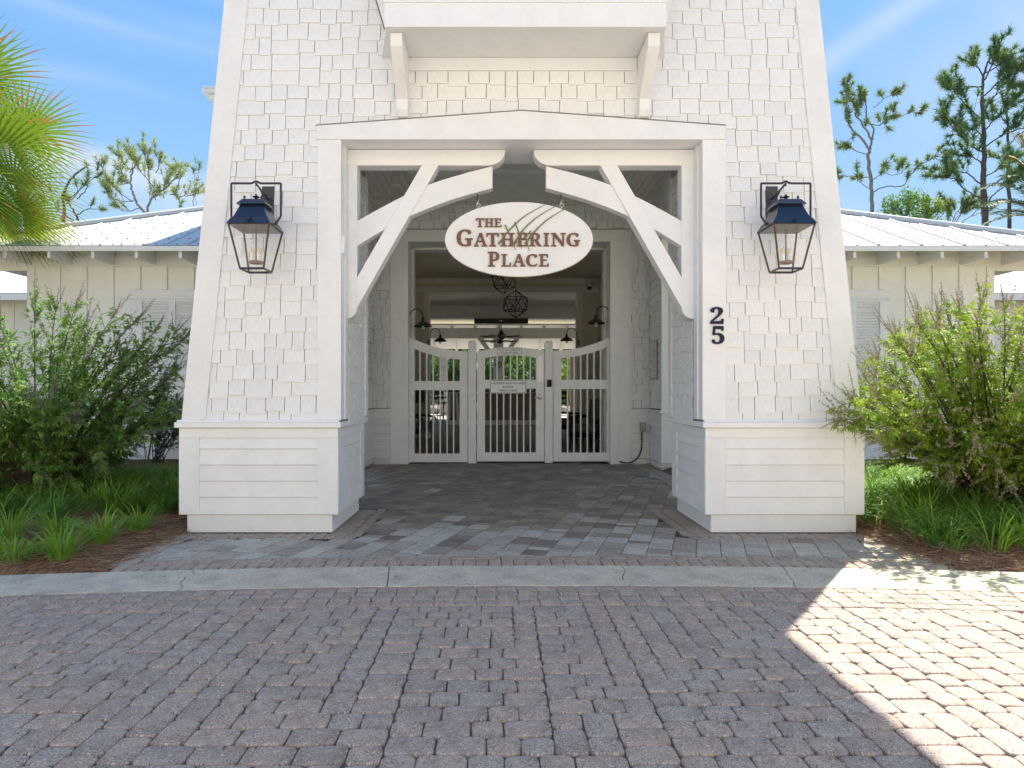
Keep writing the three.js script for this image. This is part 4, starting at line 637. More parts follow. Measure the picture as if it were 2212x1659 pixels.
  part(club, 'upper_soffit', [bx(-4.55, 4.55, 5.5, 5.573, -6.85, -4.84, 0)], cream);
  // hall
  const hall = sub(club, 'entry_hall');
  part(hall, 'hall_wall', [bx(-2.36, -2.2, 0, 3.9, -10.5, -5.65, 0), bx(2.14, 2.30, 0, 3.9, -10.5, -5.65, 0), prism([[-2.36, 0], [-1.83, 0], [-1.83, 3.44], [1.65, 3.44], [1.65, 0], [2.3, 0], [2.3, 3.9], [-2.36, 3.9]], -10.85, -10.5), bx(-2.36, -1.56, 0, 3.9, -5.80, -5.66, 0), bx(1.51, 2.3, 0, 3.9, -5.80, -5.66, 0), bx(-2.36, 2.3, 3.44, 3.9, -5.80, -5.66, 0)], interior);
  for (let z = -10.5; z < -5.8; z += 0.118) part(hall, 'ceiling_board', [bx(-2.2, 2.14, 3.77, 3.79, z, z + 0.111, 0.003)], interior);
  part(hall, 'hall_roof', [bx(-2.5, 2.5, 3.80, 3.95, -10.85, -5.65, 0)], interior);
  part(hall, 'trim_board', [bx(-1.96, -1.83, 0, 3.44, -10.5, -10.47), bx(1.65, 1.78, 0, 3.44, -10.5, -10.47), bx(-2.2, 2.14, 3.44, 3.58, -10.5, -10.47), bx(-2.2, 2.14, 3.66, 3.77, -10.5, -10.46), bx(-2.2, -2.17, 0.78, 0.84, -10.5, -5.8), bx(2.11, 2.14, 0.78, 0.84, -10.5, -5.8), bx(2.1, 2.14, 0.84, 3.66, -8.2, -8.02), bx(2.1, 2.14, 0.84, 3.66, -6.9, -6.72), bx(-2.2, -2.16, 0.84, 3.66, -8.2, -8.02), bx(-2.2, 2.14, 0.0, 0.13, -10.5, -10.475)].slice(0, 9), cream);
  // pavilion
  const pav = sub(club, 'pavilion');
  part(pav, 'pavilion_roof', [bx(-7, 7, 3.62, 3.75, -14.4, -10.85, 0), bx(-7, 7, 3.95, 4.1, -24.0, -14.4, 0)], interior);
  for (let z = -14.0; z < -10.9; z += 0.14) part(pav, 'ceiling_board', [bx(-3.4, 3.4, 3.595, 3.615, z, z + 0.132, 0.003)], ceilPaint);
  part(pav, 'beam', [bx(-7, 7, 3.22, 3.62, -14.4, -14.05), bx(-7, 7, 3.02, 3.40, -19.0, -18.7)], cream);
  const S = new Soup(); S.quad(V(-7, 3.35, -14.4), V(0, 3.9, -16.5), V(0, 3.9, -18.8), V(-7, 3.35, -18.8)); S.quad(V(7, 3.35, -14.4), V(0, 3.9, -16.5), V(0, 3.9, -18.8), V(7, 3.35, -18.8)); S.tri(V(-7, 3.35, -14.4), V(7, 3.35, -14.4), V(0, 3.9, -16.5));
  part(pav, 'vaulted_ceiling', S.geo(), cream);
  part(pav, 'side_wall', [bx(-7.1, -6.9, 0, 3.75, -14.4, -10.85, 0), bx(6.9, 7.1, 0, 3.75, -14.4, -10.85, 0)], cream);
  part(pav, 'porch_soffit', [plain(new THREE.BoxGeometry(14, 0.04, 3.2)).rotateX(-0.21).translate(0, 3.22, -20.5)], white);
  for (let x = -6.1; x < 6.2; x += 0.84) part(pav, 'rafter_tail', [plain(new THREE.BoxGeometry(0.09, 0.2, 3.0)).rotateX(-0.21).translate(x, 3.09, -20.55)], white);
  part(pav, 'post', [bx(-0.39, -0.03, 0, 3.02, -19.03, -18.67)], white);
  for (const s of [-1, 1]) part(pav, 'brace', [plain(new THREE.BoxGeometry(0.16, 0.85, 0.14)).rotateZ(-s * 0.62).translate(-0.21 + s * 0.46, 2.75, -18.85)], white);
  for (const x of [-5.4, 5.2]) part(pav, 'post', [bx(x, x + 0.36, 0, 3.02, -19.03, -18.67)], white);
  struct('patio', [bx(-16, 16, -0.08, -0.03, -33, -22.4, 0)], M([0.72, 0.66, 0.55], 0.9, { map: T.concrete }));
}
function wing(s) {
  const t = thing('clubhouse_wing', s < 0 ? 'white board and batten wing with a partly tower-shaded metal hip roof' : 'white board and batten wing with fully sunlit metal hip roof', 'building');
  const X = (a, b) => [Math.min(s * a, s * b), Math.max(s * a, s * b)], Z = -5.12, H = 3.16, e = 7.45;
  part(t, 'wall', [bx(...X(2.4, e), 0.78, 3.5, -11, Z, 0), bx(...X(2.4, e), 0, 0.78, -11, Z - 0.01, 0)], cream);
  part(t, 'frieze_board', [bx(...X(2.4, e), 3.04, 3.2, Z, Z + 0.025, 0.003)], cream);
  part(t, 'corner_board', [bx(...X(e - 0.10, e + 0.012), 0.80, 3.04, Z - 0.1, Z + 0.02, 0.003)], cream);
  const wx0 = 5.55, winTop = 2.66, winBot = 1.42, win = s < 0 ? [4.05, 6.0] : [4.0, 5.86], inner = s < 0 ? [[4.19, 4.63], [4.75, 5.17], [5.27, 5.68]] : [[4.1, 4.5], [4.6, 5.15], [5.33, 5.69]];
  for (let k = 0; k < 12; k++) { const x = e - 0.10 - 0.4126 * (k + 1) + (s < 0 ? 0.01 : -0.02); if (x < 2.5) break; const over = x > win[0] - 0.2 && x < win[1]; for (const [a, b] of over ? [[2.68, 3.04], [0.80, 1.27]] : [[0.80, 3.04]]) part(t, 'batten', [bx(...X(x, x + 0.068), a, b, Z, Z + 0.028, 0.003)], cream); }
  const w = sub(t, 'shuttered_window');
  part(w, 'window_head', [bx(...X(win[0] - 0.06, win[1]), 2.535, 2.675, Z, Z + 0.04, 0.003)], white);
  part(w, 'window_sill', [bx(...X(win[0] - 0.08, win[1] - 0.02), 1.355, 1.40, Z, Z + 0.055, 0.003), bx(...X(win[0] - 0.04, win[1] - 0.06), 1.28, 1.355, Z, Z + 0.025, 0.003)], white);
  const xs = [win[0] - 0.02, ...inner.flat(), win[1] - 0.1];
  for (let k = 0; k < xs.length; k += 2) part(w, 'window_frame', [bx(...X(xs[k], xs[k + 1]), 1.40, 2.535, Z, Z + 0.03, 0.003)], white);
  for (const [a, b] of inner) { part(w, 'shutter_rail', [bx(...X(a, b), 2.495, 2.535, Z, Z + 0.027, 0.002), bx(...X(a, b), 1.40, 1.44, Z, Z + 0.027, 0.002)], white); for (let y = 1.44; y < 2.49; y += 0.044) part(w, 'slat', [plain(new THREE.BoxGeometry(b - a, 0.007, 0.046)).rotateX(0.85).translate(s * (a + b) / 2, y + 0.022, Z + 0.006)], white); }
  part(t, 'wall_cap', [bx(...X(2.4, e + 0.03), 0.765, 0.80, Z, Z + 0.05, 0.004), bx(...X(2.4, e + 0.01), 0.69, 0.765, Z - 0.01, Z + 0.02, 0.003)], white);
  lapped(t, 'siding_board', ...X(2.4, e), [0.06, 0.19, 0.315, 0.44, 0.565, 0.69], Z - 0.01, whites[1]);
  // hip roof: eave at 3.23 half a metre out, 25.6 degrees
  const p = 0.452, y0 = 3.235, ez = -4.52, ex = 8.6, run = 3.4, up = (r) => y0 + p * r, ang = Math.atan(p);
  const S = new Soup(), q = (x, r, z) => V(s * x, up(r), z);
  S.quad(q(2.2, 0, ez), q(ex, 0, ez), q(ex - run, run, ez - run), q(2.2, run, ez - run)); S.quad(q(ex, 0, ez), q(ex, 0, -13), q(ex - run, run, -13 + run), q(ex - run, run, ez - run)); S.quad(q(2.2, run, ez - run), q(ex - run, run, ez - run), q(ex - run, run, -13 + run), q(2.2, run, -13 + run)); S.quad(q(2.2, 0, -13), q(ex, 0, -13), q(ex - run, run, -13 + run), q(2.2, run, -13 + run));
  const roof = sub(t, 'roof'); part(roof, 'roof_sheet', S.geo(), roofMetal);
  const screws = [];
  for (let k = 0; k < 21; k++) {
    const x = ex - 0.12 - k * 0.312; if (x < 2.3) break; const r1 = Math.min(run, ex - x), big = k % 2 === 0, a = q(x, 0.01, ez - 0.01), b = q(x, r1, ez - r1);
    part(roof, 'seam', [bar(a.add(V(0, 0.004, 0)), b.add(V(0, 0.004, 0)), big ? 0.022 : 0.012, big ? 0.022 : 0.012, 5)], roofMetal);
    for (let r = 0.06; r < r1; r += 0.38) for (const dx of [0.035, 0.156]) screws.push(bx(s * (x + dx) - 0.008, s * (x + dx) + 0.008, up(r) - 0.004, up(r) + 0.011, ez - r - 0.008, ez - r + 0.008, 0));
  }
  const sc = part(roof, 'roof_screw', screws, darkLine); sc.userData.kind = 'stuff';
  part(roof, 'hip_cap', [bar(q(ex, 0, ez).add(V(0, 0.03, 0)), q(ex - run, run, ez - run).add(V(0, 0.04, 0)), 0.05, 0.05, 6)], roofMetal);
  part(t, 'fascia', [bx(...X(2.2, ex), 3.155, 3.228, ez - 0.03, ez + 0.004, 0.003), bx(...X(ex - 0.03, ex), 3.155, 3.228, -13, ez - 0.031, 0.003)], cream);
  const so = new Soup(); so.quad(q(2.2, 0, ez).add(V(0, -0.03, 0)), q(ex - 0.02, 0, ez).add(V(0, -0.03, 0)), q(ex - 0.68, 0.68, ez - 0.68).add(V(0, -0.06, 0)), q(2.2, 0.68, ez - 0.68).add(V(0, -0.06, 0))); so.quad(q(ex - 0.02, 0, ez).add(V(0, -0.03, 0)), q(ex - 0.02, 0, -13).add(V(0, -0.03, 0)), q(ex - 0.68, 0.68, -13).add(V(0, -0.06, 0)), q(ex - 0.68, 0.68, ez - 0.68).add(V(0, -0.06, 0)));
  part(t, 'soffit', so.geo(), cream);
  for (let k = 0; k < 9; k++) { const x = (s < 0 ? 7.4 : 7.58) - k * 0.64; if (x < 2.6) break; part(t, 'rafter_tail', [sideways([[ez - 0.04, 3.20], [ez - 0.04, 3.06], [Z + 0.02, 3.06], [Z + 0.02, 3.46]], s * x - 0.022, s * x + 0.022, 0.002)], white); }
  part(t, 'rafter_tail', [prism([[s * (ex - 0.05), 3.14], [s * (ex - 0.10), 2.99], [s * (e + 0.005), 2.99], [s * (e + 0.005), 3.36]], Z - 0.12, Z - 0.075, [], 0.002)], cream);
}
wing(-1); wing(1);
function farHouse(x0, x1, d, label) {                      // the low buildings glimpsed past each wing
  const t = thing('garden_house', label, 'building'), z = wz(d), y0 = wy(633, d), s = Math.sign(x0);
  part(t, 'wall', [bx(Math.min(x0, x1), Math.max(x0, x1), 0, y0, z - 6, z - 0.6, 0)], cream);
  const S = new Soup(), a = Math.min(x0, x1) - 0.5, b = Math.max(x0, x1) + 0.5, h = y0 + 1.6; S.quad(V(a, y0, z), V(b, y0, z), V(b - 3, h, z - 3.3), V(a + 3, h, z - 3.3)); S.quad(V(a, y0, z - 6.6), V(b, y0, z - 6.6), V(b - 3, h, z - 3.3), V(a + 3, h, z - 3.3)); S.tri(V(a, y0, z), V(a, y0, z - 6.6), V(a + 3, h, z - 3.3)); S.tri(V(b, y0, z), V(b, y0, z - 6.6), V(b - 3, h, z - 3.3));
  const roof = sub(t, 'roof'); part(roof, 'roof_sheet', S.geo(), roofMetal);
  for (let x = a + 0.35; x < b; x += 0.6) { const r = Math.min(1, (x - a) / 3, (b - x) / 3); part(roof, 'seam', [bar(V(x, y0, z), V(x, mix(y0, h, r), z - 3.3 * r), 0.02, 0.02, 4)], roofMetal); }
  part(t, 'fascia', [bx(a, b, y0 - 0.14, y0 - 0.01, z - 0.03, z, 0.003)], cream);
  for (let x = Math.min(x0, x1) + 0.2; x < Math.max(x0, x1); x += 0.42) part(t, 'batten', [bx(x, x + 0.07, 0.1, y0, z - 0.6, z - 0.58, 0.003)], cream);
}
farHouse(-9.0, -17, 13.5, 'low white roofed house at the picture edge behind the shaded wing');
farHouse(9.0, 17, 13.5, 'low white roofed house at the picture edge behind the sunlit wing');

function streetHouse(x, label) {                           // houses across the road behind the lens, sunlit, whose light fills the shade
  const t = thing('street_house', label, 'building', [x, 0, 10]), pale = painted([0.90, 0.83, 0.72]), S = new Soup();
  part(t, 'wall', [bx(-6.6, 6.6, 0, 9, 0, 9, 0)], pale);
  S.quad(V(-7, 8.9, -0.7), V(7, 8.9, -0.7), V(4, 11, 4.5), V(-4, 11, 4.5)); S.quad(V(-7, 8.9, 9.7), V(7, 8.9, 9.7), V(4, 11, 4.5), V(-4, 11, 4.5)); S.tri(V(-7, 8.9, -0.7), V(-7, 8.9, 9.7), V(-4, 11, 4.5)); S.tri(V(7, 8.9, -0.7), V(7, 8.9, 9.7), V(4, 11, 4.5)); part(t, 'roof', S.geo(), roofMetal);
  for (const a of [-4.6, -1.6, 1.6, 4.6]) for (const b of [1.0, 4.2, 6.9]) { if (b < 2 && a === -1.6) continue; const w = part(t, 'window', [bx(a - 0.6, a + 0.6, b, b + 1.5, -0.06, 0.02)], white); part(w, 'pane', [bx(a - 0.5, a + 0.5, b + 0.1, b + 1.4, -0.08, -0.05, 0)], P([0.05, 0.06, 0.07], 0.1)); }
  part(t, 'door', [bx(-2.1, -1.1, 0, 2.2, -0.06, 0.02)], navy);
}
streetHouse(-14.5, 'cream two storey house across the road, at the shaded bed end'); streetHouse(0, 'cream two storey house across the road, opposite the tower'); streetHouse(14.5, 'cream two storey house across the road, at the sunlit bed end');
streetHouse(-29, 'cream two storey house across the road, last one at the shaded bed end'); streetHouse(29, 'cream two storey house across the road, last one at the sunlit bed end');

// ------------------------------------------------------------------ gates and what hangs round them
const GD = 10.27, gx = (z, d = GD) => wx(737.3 + z / 3, d), gy = (z, d = GD) => wy(553 + z / 3, d), GZ = wz(GD);
function print(w, h, draw) { const c = document.createElement('canvas'); c.width = w; c.height = h; const g = c.getContext('2d'); draw(g, w, h); const t = new THREE.CanvasTexture(c); t.colorSpace = THREE.SRGBColorSpace; t.anisotropy = 4; return t; }
{
  const curve = (a, c, b, n = 14) => Array.from({ length: n + 1 }, (_, i) => { const t = i / n, u = 1 - t; return [gx(u * u * a[0] + 2 * u * t * c[0] + t * t * b[0]), gy(u * u * a[1] + 2 * u * t * c[1] + t * t * b[1])]; });
  const G = (a) => a.map(([x, y]) => [gx(x), gy(y)]);
  function leafFrame(t, outer, holes, bars, d0) {
    part(t, 'frame', [prism(outer, GZ - 0.045, GZ, holes, 0.0025)], white);
    for (const [x, y0, y1] of bars) part(t, 'picket', [bx(gx(x - 4.8), gx(x + 4.8), gy(y1 + 6), gy(y0 - 8), GZ - 0.032, GZ - 0.010, 0.004)], whites[1]);
  }
  const topL = (x) => { const t = (x - 472) / 296; return 598 + 70 * (1 - (1 - t) * (1 - t)) * 1.0; };
  let t = thing('picket_fence_section', 'fixed white gate panel without any signs, its top sweeping down to the hinged post', 'fence section', [0, 0, 0]);
  leafFrame(t, [...curve([428, 516], [600, 612], [819, 618]), ...G([[819, 1337], [428, 1337]])], [[...curve([472, 598], [600, 660], [768, 668]), ...G([[768, 812], [472, 812]])], G([[472, 868], [768, 868], [768, 1282], [472, 1282]])], [509, 553, 595, 640, 685, 727].flatMap((x) => [[x, topL(x) - 4, 812], [x, 868, 1282]]));
  part(t, 'wire_mesh', [...Array.from({ length: 40 }, (_, i) => bx(gx(474 + i * 7.5) - 0.0006, gx(474 + i * 7.5) + 0.0006, gy(1282), gy(868), GZ - 0.034, GZ - 0.0328, 0))], darkLine).userData.kind = 'stuff';
  t = thing('picket_fence_section', 'fixed white gate panel next to the card reader, its top sweeping up to the trim', 'fence section', [0, 0, 0]);
  const topR = (x) => { const q = (1720 - x) / 295; return 592 + 68 * (1 - (1 - q) * (1 - q)); };
  leafFrame(t, [...curve([1373, 614], [1580, 612], [1768, 510]), ...G([[1768, 1331], [1373, 1331]])], [[...curve([1425, 661], [1580, 650], [1720, 590]), ...G([[1720, 803], [1425, 803]])], G([[1425, 861], [1720, 861], [1720, 1276], [1425, 1276]])], [1467, 1509, 1552, 1595, 1638, 1681].flatMap((x) => [[x, topR(x) - 4, 803], [x, 861, 1276]]));
  t = thing('gate_door', 'arched white picket gate door with a lever handle between two posts', 'gate', [0, 0, 0]);
  leafFrame(t, [...curve([879, 619], [1098, 560], [1315, 616]), ...G([[1315, 1331], [879, 1331]])], [[...curve([930, 660], [1098, 622], [1262, 660]), ...G([[1262, 803], [930, 803]])], G([[930, 858], [1262, 858], [1262, 1275], [930, 1275]])], [967, 1009, 1052, 1096, 1139, 1182, 1225].flatMap((x) => [[x, 640, 803], [x, 858, 1275]]));
  for (const y of [710, 972, 1238]) part(t, 'hinge', [bar(V(gx(875), gy(y + 20), GZ + 0.006), V(gx(875), gy(y - 20), GZ + 0.006), 0.011, 0.011, 10), bx(gx(878), gx(886), gy(y + 18), gy(y - 18), GZ - 0.001, GZ + 0.003, 0), plain(new THREE.SphereGeometry(0.012, 8, 6)).translate(gx(875), gy(y - 22), GZ + 0.006)], steel);
  part(t, 'strike_plate', [bx(gx(1269), gx(1308), gy(814), gy(652), GZ, GZ + 0.003, 0.001), ...[[1274, 658], [1303, 658], [1274, 733], [1303, 733], [1274, 808], [1303, 808]].map(([x, y]) => bx(gx(x) - 0.004, gx(x) + 0.004, gy(y) - 0.004, gy(y) + 0.004, GZ + 0.002, GZ + 0.005, 0.001))], plate);
  part(t, 'lever_handle', [lathe([[0.001, 0.012], [0.036, 0.01], [0.042, 0.002], [0.042, 0]], 24).rotateX(Math.PI / 2).translate(gx(1287), gy(914), GZ), bar(V(gx(1287), gy(914), GZ), V(gx(1287), gy(914), GZ + 0.05), 0.012, 0.012, 10), tube([V(gx(1290), gy(913), GZ + 0.05), V(gx(1270), gy(916), GZ + 0.053), V(gx(1246), gy(921), GZ + 0.045)], 0.009, 10, 8)], steel);
  part(t, 'lock_cylinder', [lathe([[0.001, 0.008], [0.03, 0.007], [0.036, 0.002], [0.036, 0]], 22).rotateX(Math.PI / 2).translate(gx(1287), gy(884), GZ)], plate);
  for (const [x0, x1, y0, l] of [[822, 874, 1344, 'white square gate post carrying the hinges'], [1318, 1370, 1340, 'white square gate post carrying the card reader']]) {
    t = thing('gate_post', l, 'gate post', [0, 0, 0]); const a = gx(x0), b = gx(x1), m = (a + b) / 2, h = (b - a) / 2;
    part(t, 'shaft', [bx(a, b, gy(y0), gy(593), GZ - 0.10, GZ + 0.02, 0.004)], white);
    part(t, 'neck', [bx(a + 0.006, b - 0.006, gy(593), gy(588), GZ - 0.094, GZ + 0.014, 0)], whites[1]);
    part(t, 'cap', [bx(a, b, gy(588), gy(562), GZ - 0.10, GZ + 0.02, 0.004), plain(new THREE.CylinderGeometry(h * 0.62 * 1.414, h * 1.414, gy(548) - gy(562), 4)).rotateY(Math.PI / 4).translate(m, (gy(548) + gy(562)) / 2, GZ - 0.04)].map((g, i) => { if (i) g.computeVertexNormals(); return g; }), white);
  }
  const board = (name, label, x0, x1, y0, y1, lines) => {
    const w = gx(x1) - gx(x0), h = gy(y0) - gy(y1), W = 1024, H = Math.round(1024 * h / w);
    const map = print(W, H, (g) => { g.fillStyle = '#eef0f2'; g.fillRect(0, 0, W, H); g.strokeStyle = '#2b3440'; g.lineWidth = 12; g.strokeRect(16, 16, W - 32, H - 32); g.fillStyle = '#1c2129'; g.textAlign = 'center'; g.textBaseline = 'middle'; for (const [s, y, px, mw] of lines) { g.font = 'bold ' + px + 'px serif'; g.fillText(s, W / 2, y * H, mw); } });
    const t2 = thing(name, label, 'sign', [0, 0, 0]); part(t2, 'backing', [bx(gx(x0), gx(x1), gy(y1), gy(y0), GZ + 0.0005, GZ + 0.006, 0.001)], white);
    const f = new THREE.PlaneGeometry(w - 0.002, h - 0.002).translate((gx(x0) + gx(x1)) / 2, (gy(y0) + gy(y1)) / 2, GZ + 0.0085); part(t2, 'printed_face', f, new THREE.MeshStandardMaterial({ map, roughness: 0.45 }));
    part(t2, 'screw', [[0.04, 0.08], [0.96, 0.08], [0.04, 0.92], [0.96, 0.92]].map(([u, v]) => plain(new THREE.SphereGeometry(0.004, 6, 5)).translate(mix(gx(x0), gx(x1), u), mix(gy(y0), gy(y1), v), GZ + 0.008)), steel);
  };
  board('gate_sign', 'small white sign about bicycles at the top of the gate door', 1008, 1170, 596, 637, [['NO BICYCLES PERMITTED', 0.33, 84, 900], ['BEYOND THIS POINT', 0.70, 84, 720]]);
  board('gate_sign', 'large white sign with closing hours across the middle of the gate door', 962, 1200, 804, 891, [['GATHERING PLACE IS CLOSED', 0.24, 74, 960], ['BETWEEN:', 0.52, 70, 330], ['9:00PM & 6:00AM', 0.78, 70, 520]]);
  const cr = thing('card_reader', 'small black card reader with red light on the gate post', 'card reader', [0, 0, 0]); part(cr, 'housing', [bx(gx(1332), gx(1362), gy(848), gy(801), GZ + 0.02, GZ + 0.045, 0.005)], navyMatt); part(cr, 'indicator', [bx(gx(1334.5), gx(1337), gy(826), gy(808), GZ + 0.045, GZ + 0.0465, 0)], P([0.5, 0.03, 0.03], 0.3));
}
{ // framed rules on the alcove's side walls
  const map = print(512, 760, (g, W, H) => { g.fillStyle = '#d9d9d6'; g.fillRect(0, 0, W, H); g.strokeStyle = '#40464c'; g.lineWidth = 10; g.strokeRect(22, 22, W - 44, H - 44); g.strokeStyle = '#4a4f55'; g.lineWidth = 5; g.beginPath(); g.moveTo(230, 150); g.lineTo(262, 70); g.lineTo(290, 150); g.moveTo(262, 70); g.lineTo(258, 150); g.stroke(); g.fillStyle = '#6a6f75'; let y = 190, k = 0; for (const n of [2, 3, 3, 3, 1]) { for (let i = 0; i < n; i++) { const w = 260 + 110 * hash(k++, 4, 4); for (let x = (W - w) / 2; x < (W + w) / 2; x += 22) g.fillRect(x, y, 9 + 9 * hash(k, Math.round(x), 2), 9); y += 24; } y += 34; } });
  for (const [s, x, z, y0, y1, l] of [[-1, -2.108, -4.60, 1.275, 1.845, 'framed white rules notice on the alcove wall opposite the power outlet'], [1, 2.126, -4.66, 1.285, 1.865, 'framed white rules notice on the alcove wall above the power outlet']]) {
    const t = thing('rules_notice', l, 'notice', [x, 0, z]); part(t, 'frame', [bx(s > 0 ? -0.02 : 0, s > 0 ? 0 : 0.02, y0, y1, -0.2, 0.2, 0.003)], M([0.2, 0.2, 0.2], 0.5)); part(t, 'printed_face', new THREE.PlaneGeometry(0.385, y1 - y0 - 0.015).rotateY(-s * Math.PI / 2).translate(-s * 0.0225, (y0 + y1) / 2, 0), new THREE.MeshStandardMaterial({ map, roughness: 0.4 }));
  }
  const d = 10.16, z = wz(d), Q = (x, y, o = 0.02) => V(gx(x, d), gy(y, d), z + o);
  const t = thing('power_outlet', 'grey weatherproof power outlet with a black cable on the white siding', 'outlet', [0, 0, 0]);
  part(t, 'mounting_block', [bx(gx(1903, d), gx(1985, d), gy(1140, d), gy(1092, d), z - 0.01, z + 0.018, 0.003)], white);
  part(t, 'box', [bx(gx(1931, d), gx(1966, d), gy(1136, d), gy(1079, d), z + 0.01, z + 0.075, 0.008)], M([0.33, 0.33, 0.31], 0.5)); part(t, 'cover', [bx(gx(1935, d), gx(1962, d), gy(1118, d), gy(1084, d), z + 0.075, z + 0.083, 0.003)], M([0.45, 0.45, 0.42], 0.4));
  part(t, 'cable', [tube([Q(1946, 1136), Q(1946, 1180), Q(1945, 1235), Q(1932, 1280, 0.03), Q(1905, 1315, 0.06), Q(1868, 1334, 0.09), Q(1830, 1337, 0.08), Q(1800, 1330, 0.05)], 0.011, 40, 8)], M([0.02, 0.025, 0.035], 0.5));
  part(t, 'cable_clip', [lathe([[0.012, -0.008], [0.017, -0.006], [0.017, 0.006], [0.012, 0.008]], 10).translate(Q(1945.5, 1186).x, Q(1945.5, 1186).y, Q(1945.5, 1186).z)], black);
}
function sconce(label, x, y, z, s, k) {
  const t = thing('gooseneck_lamp', label, 'wall lamp', [x, y, z]), q = (a, b, c = 0) => V(s * a * k, b * k, c);
  part(t, 'wall_plate', [bx(Math.min(0, -s * 0.024 * k), Math.max(0, -s * 0.024 * k), -0.072 * k, 0.072 * k, -0.03, 0.03, 0.004), bar(q(-0.02, 0.02), q(0.028, 0.02), 0.008 * k), bar(q(-0.02, -0.03), q(0.028, -0.03), 0.008 * k)], black);
  part(t, 'arm', [tube([q(0.028, -0.11), q(0.026, 0.05), q(0.03, 0.18), q(0.06, 0.275), q(0.13, 0.312), q(0.205, 0.285), q(0.238, 0.21), q(0.242, 0.165)], 0.0085 * k, 40, 8)], black);
  const sx = s * 0.242 * k;
  part(t, 'shade', [lathe([[0.012, 0.185], [0.022, 0.18], [0.024, 0.135], [0.034, 0.12], [0.06, 0.108], [0.10, 0.082], [0.138, 0.05], [0.142, 0.042], [0.136, 0.046], [0.1, 0.072], [0.05, 0.098], [0.015, 0.11]].map(([r, h]) => [r * k, h * k]), 28).translate(sx, 0, 0)], P([0.014, 0.013, 0.013], 0.45, { side: THREE.DoubleSide, clearcoat: 0.2 }));
  part(t, 'bulb', [lathe([[0.012, 0.10], [0.014, 0.06], [0.026, 0.03], [0.026, 0.012], [0.016, -0.004], [0.001, -0.008]].map(([r, h]) => [r * k, h * k]), 14).translate(sx, 0, 0)], opal);
}
sconce('black gooseneck lamp on the gate trim above the signless gate panel', gx(428, 10.35), gy(475, 10.35), wz(10.35), 1, 1);
sconce('black gooseneck lamp on the gate trim above the card reader side panel', gx(1752, 10.35), gy(457, 10.35), wz(10.35), -1, 1);
sconce('smaller black gooseneck lamp at the back opening, seen over the signless panel', gx(567, 15.4), gy(566, 15.4), wz(15.4), 1, 1.09);
sconce('smaller black gooseneck lamp at the back opening, on the security camera side', gx(1534, 15.4), gy(562, 15.4), wz(15.4), -1, 1.09);
function pendant(label, cx, cy, d, r, turn) {
  const t = thing('pendant_light', label, 'pendant lamp', [wx(cx, d), wy(cy, d), wz(d)]), ico = new THREE.IcosahedronGeometry(r, 0), p = ico.attributes.position, seen = new Map(), q = new THREE.Quaternion().setFromUnitVectors(V(-1, (1 + Math.sqrt(5)) / 2, 0).normalize(), V(0, 1, 0)), y = new THREE.Quaternion().setFromAxisAngle(V(0, 1, 0), turn);
  const v = (i) => V(p.getX(i), p.getY(i), p.getZ(i)).applyQuaternion(q).applyQuaternion(y), key = (a) => a.toArray().map((c) => c.toFixed(2)).join();
  for (let i = 0; i < p.count; i += 3) for (const [a, b] of [[0, 1], [1, 2], [2, 0]]) { const A = v(i + a), B = v(i + b), k = [key(A), key(B)].sort().join('|'); if (!seen.has(k)) { seen.set(k, 1); part(t, 'frame_bar', [bar(A, B, 0.0075, 0.0075, 5)], black); } }
  const top = 3.77 - wy(cy, d); part(t, 'chain', [bar(V(0, -r * 0.55, 0), V(0, top, 0), 0.005)], black);
  part(t, 'candle_ring', [...[0, 1, 2, 3].map((i) => bar(V(0, -r * 0.5, 0), V(0.085 * Math.cos(i * 1.57 + 0.4), -r * 0.42, 0.085 * Math.sin(i * 1.57 + 0.4)), 0.006))], black);
  for (let i = 0; i < 4; i++) part(t, 'candle', [bar(V(0.085 * Math.cos(i * 1.57 + 0.4), -r * 0.44, 0.085 * Math.sin(i * 1.57 + 0.4)), V(0.085 * Math.cos(i * 1.57 + 0.4), -r * 0.1, 0.085 * Math.sin(i * 1.57 + 0.4)), 0.01, 0.008)], M([0.3, 0.25, 0.17], 0.5));
}
pendant('black wire polyhedron pendant partly hidden behind the oval sign', 1088, 607, 13.4, 0.262, 0.55);
pendant('lower black wire polyhedron pendant hanging free below the oval sign', 1113.5, 657, 12.6, 0.262, 0.2);
const cam = thing('security_camera', 'white dome security camera with black lens high on the hall wall', 'security camera'); part(cam, 'lens', [lathe([[0.001, -0.075], [0.03, -0.07], [0.052, -0.045], [0.056, -0.01]], 18)].map((g) => g.translate(wx(1273, 15.5), wy(619, 15.5), wz(15.5))), black);
part(cam, 'housing', [lathe([[0.057, -0.01], [0.058, 0.035], [0.045, 0.07], [0.02, 0.085], [0.02, 0.12], [0.001, 0.12]], 18).translate(wx(1273, 15.5), wy(619, 15.5), wz(15.5)), bx(wx(1266, 15.6), wx(1280, 15.6), wy(609, 15.5), wy(602, 15.5), wz(15.66), wz(15.44))], whites[1]);
{
  const t = thing('bar_heater', 'long black box heater mounted under the white beam', 'heater'), z = -14.045; part(t, 'casing', [bx(wx(1024.6, 19.2), wx(1140.6, 19.2), 3.065, 3.21, z, z + 0.14, 0.008)], black); part(t, 'badge', [bx(wx(1078, 19.2), wx(1086, 19.2), 3.13, 3.15, z + 0.14, z + 0.144, 0.001)], steel);
}
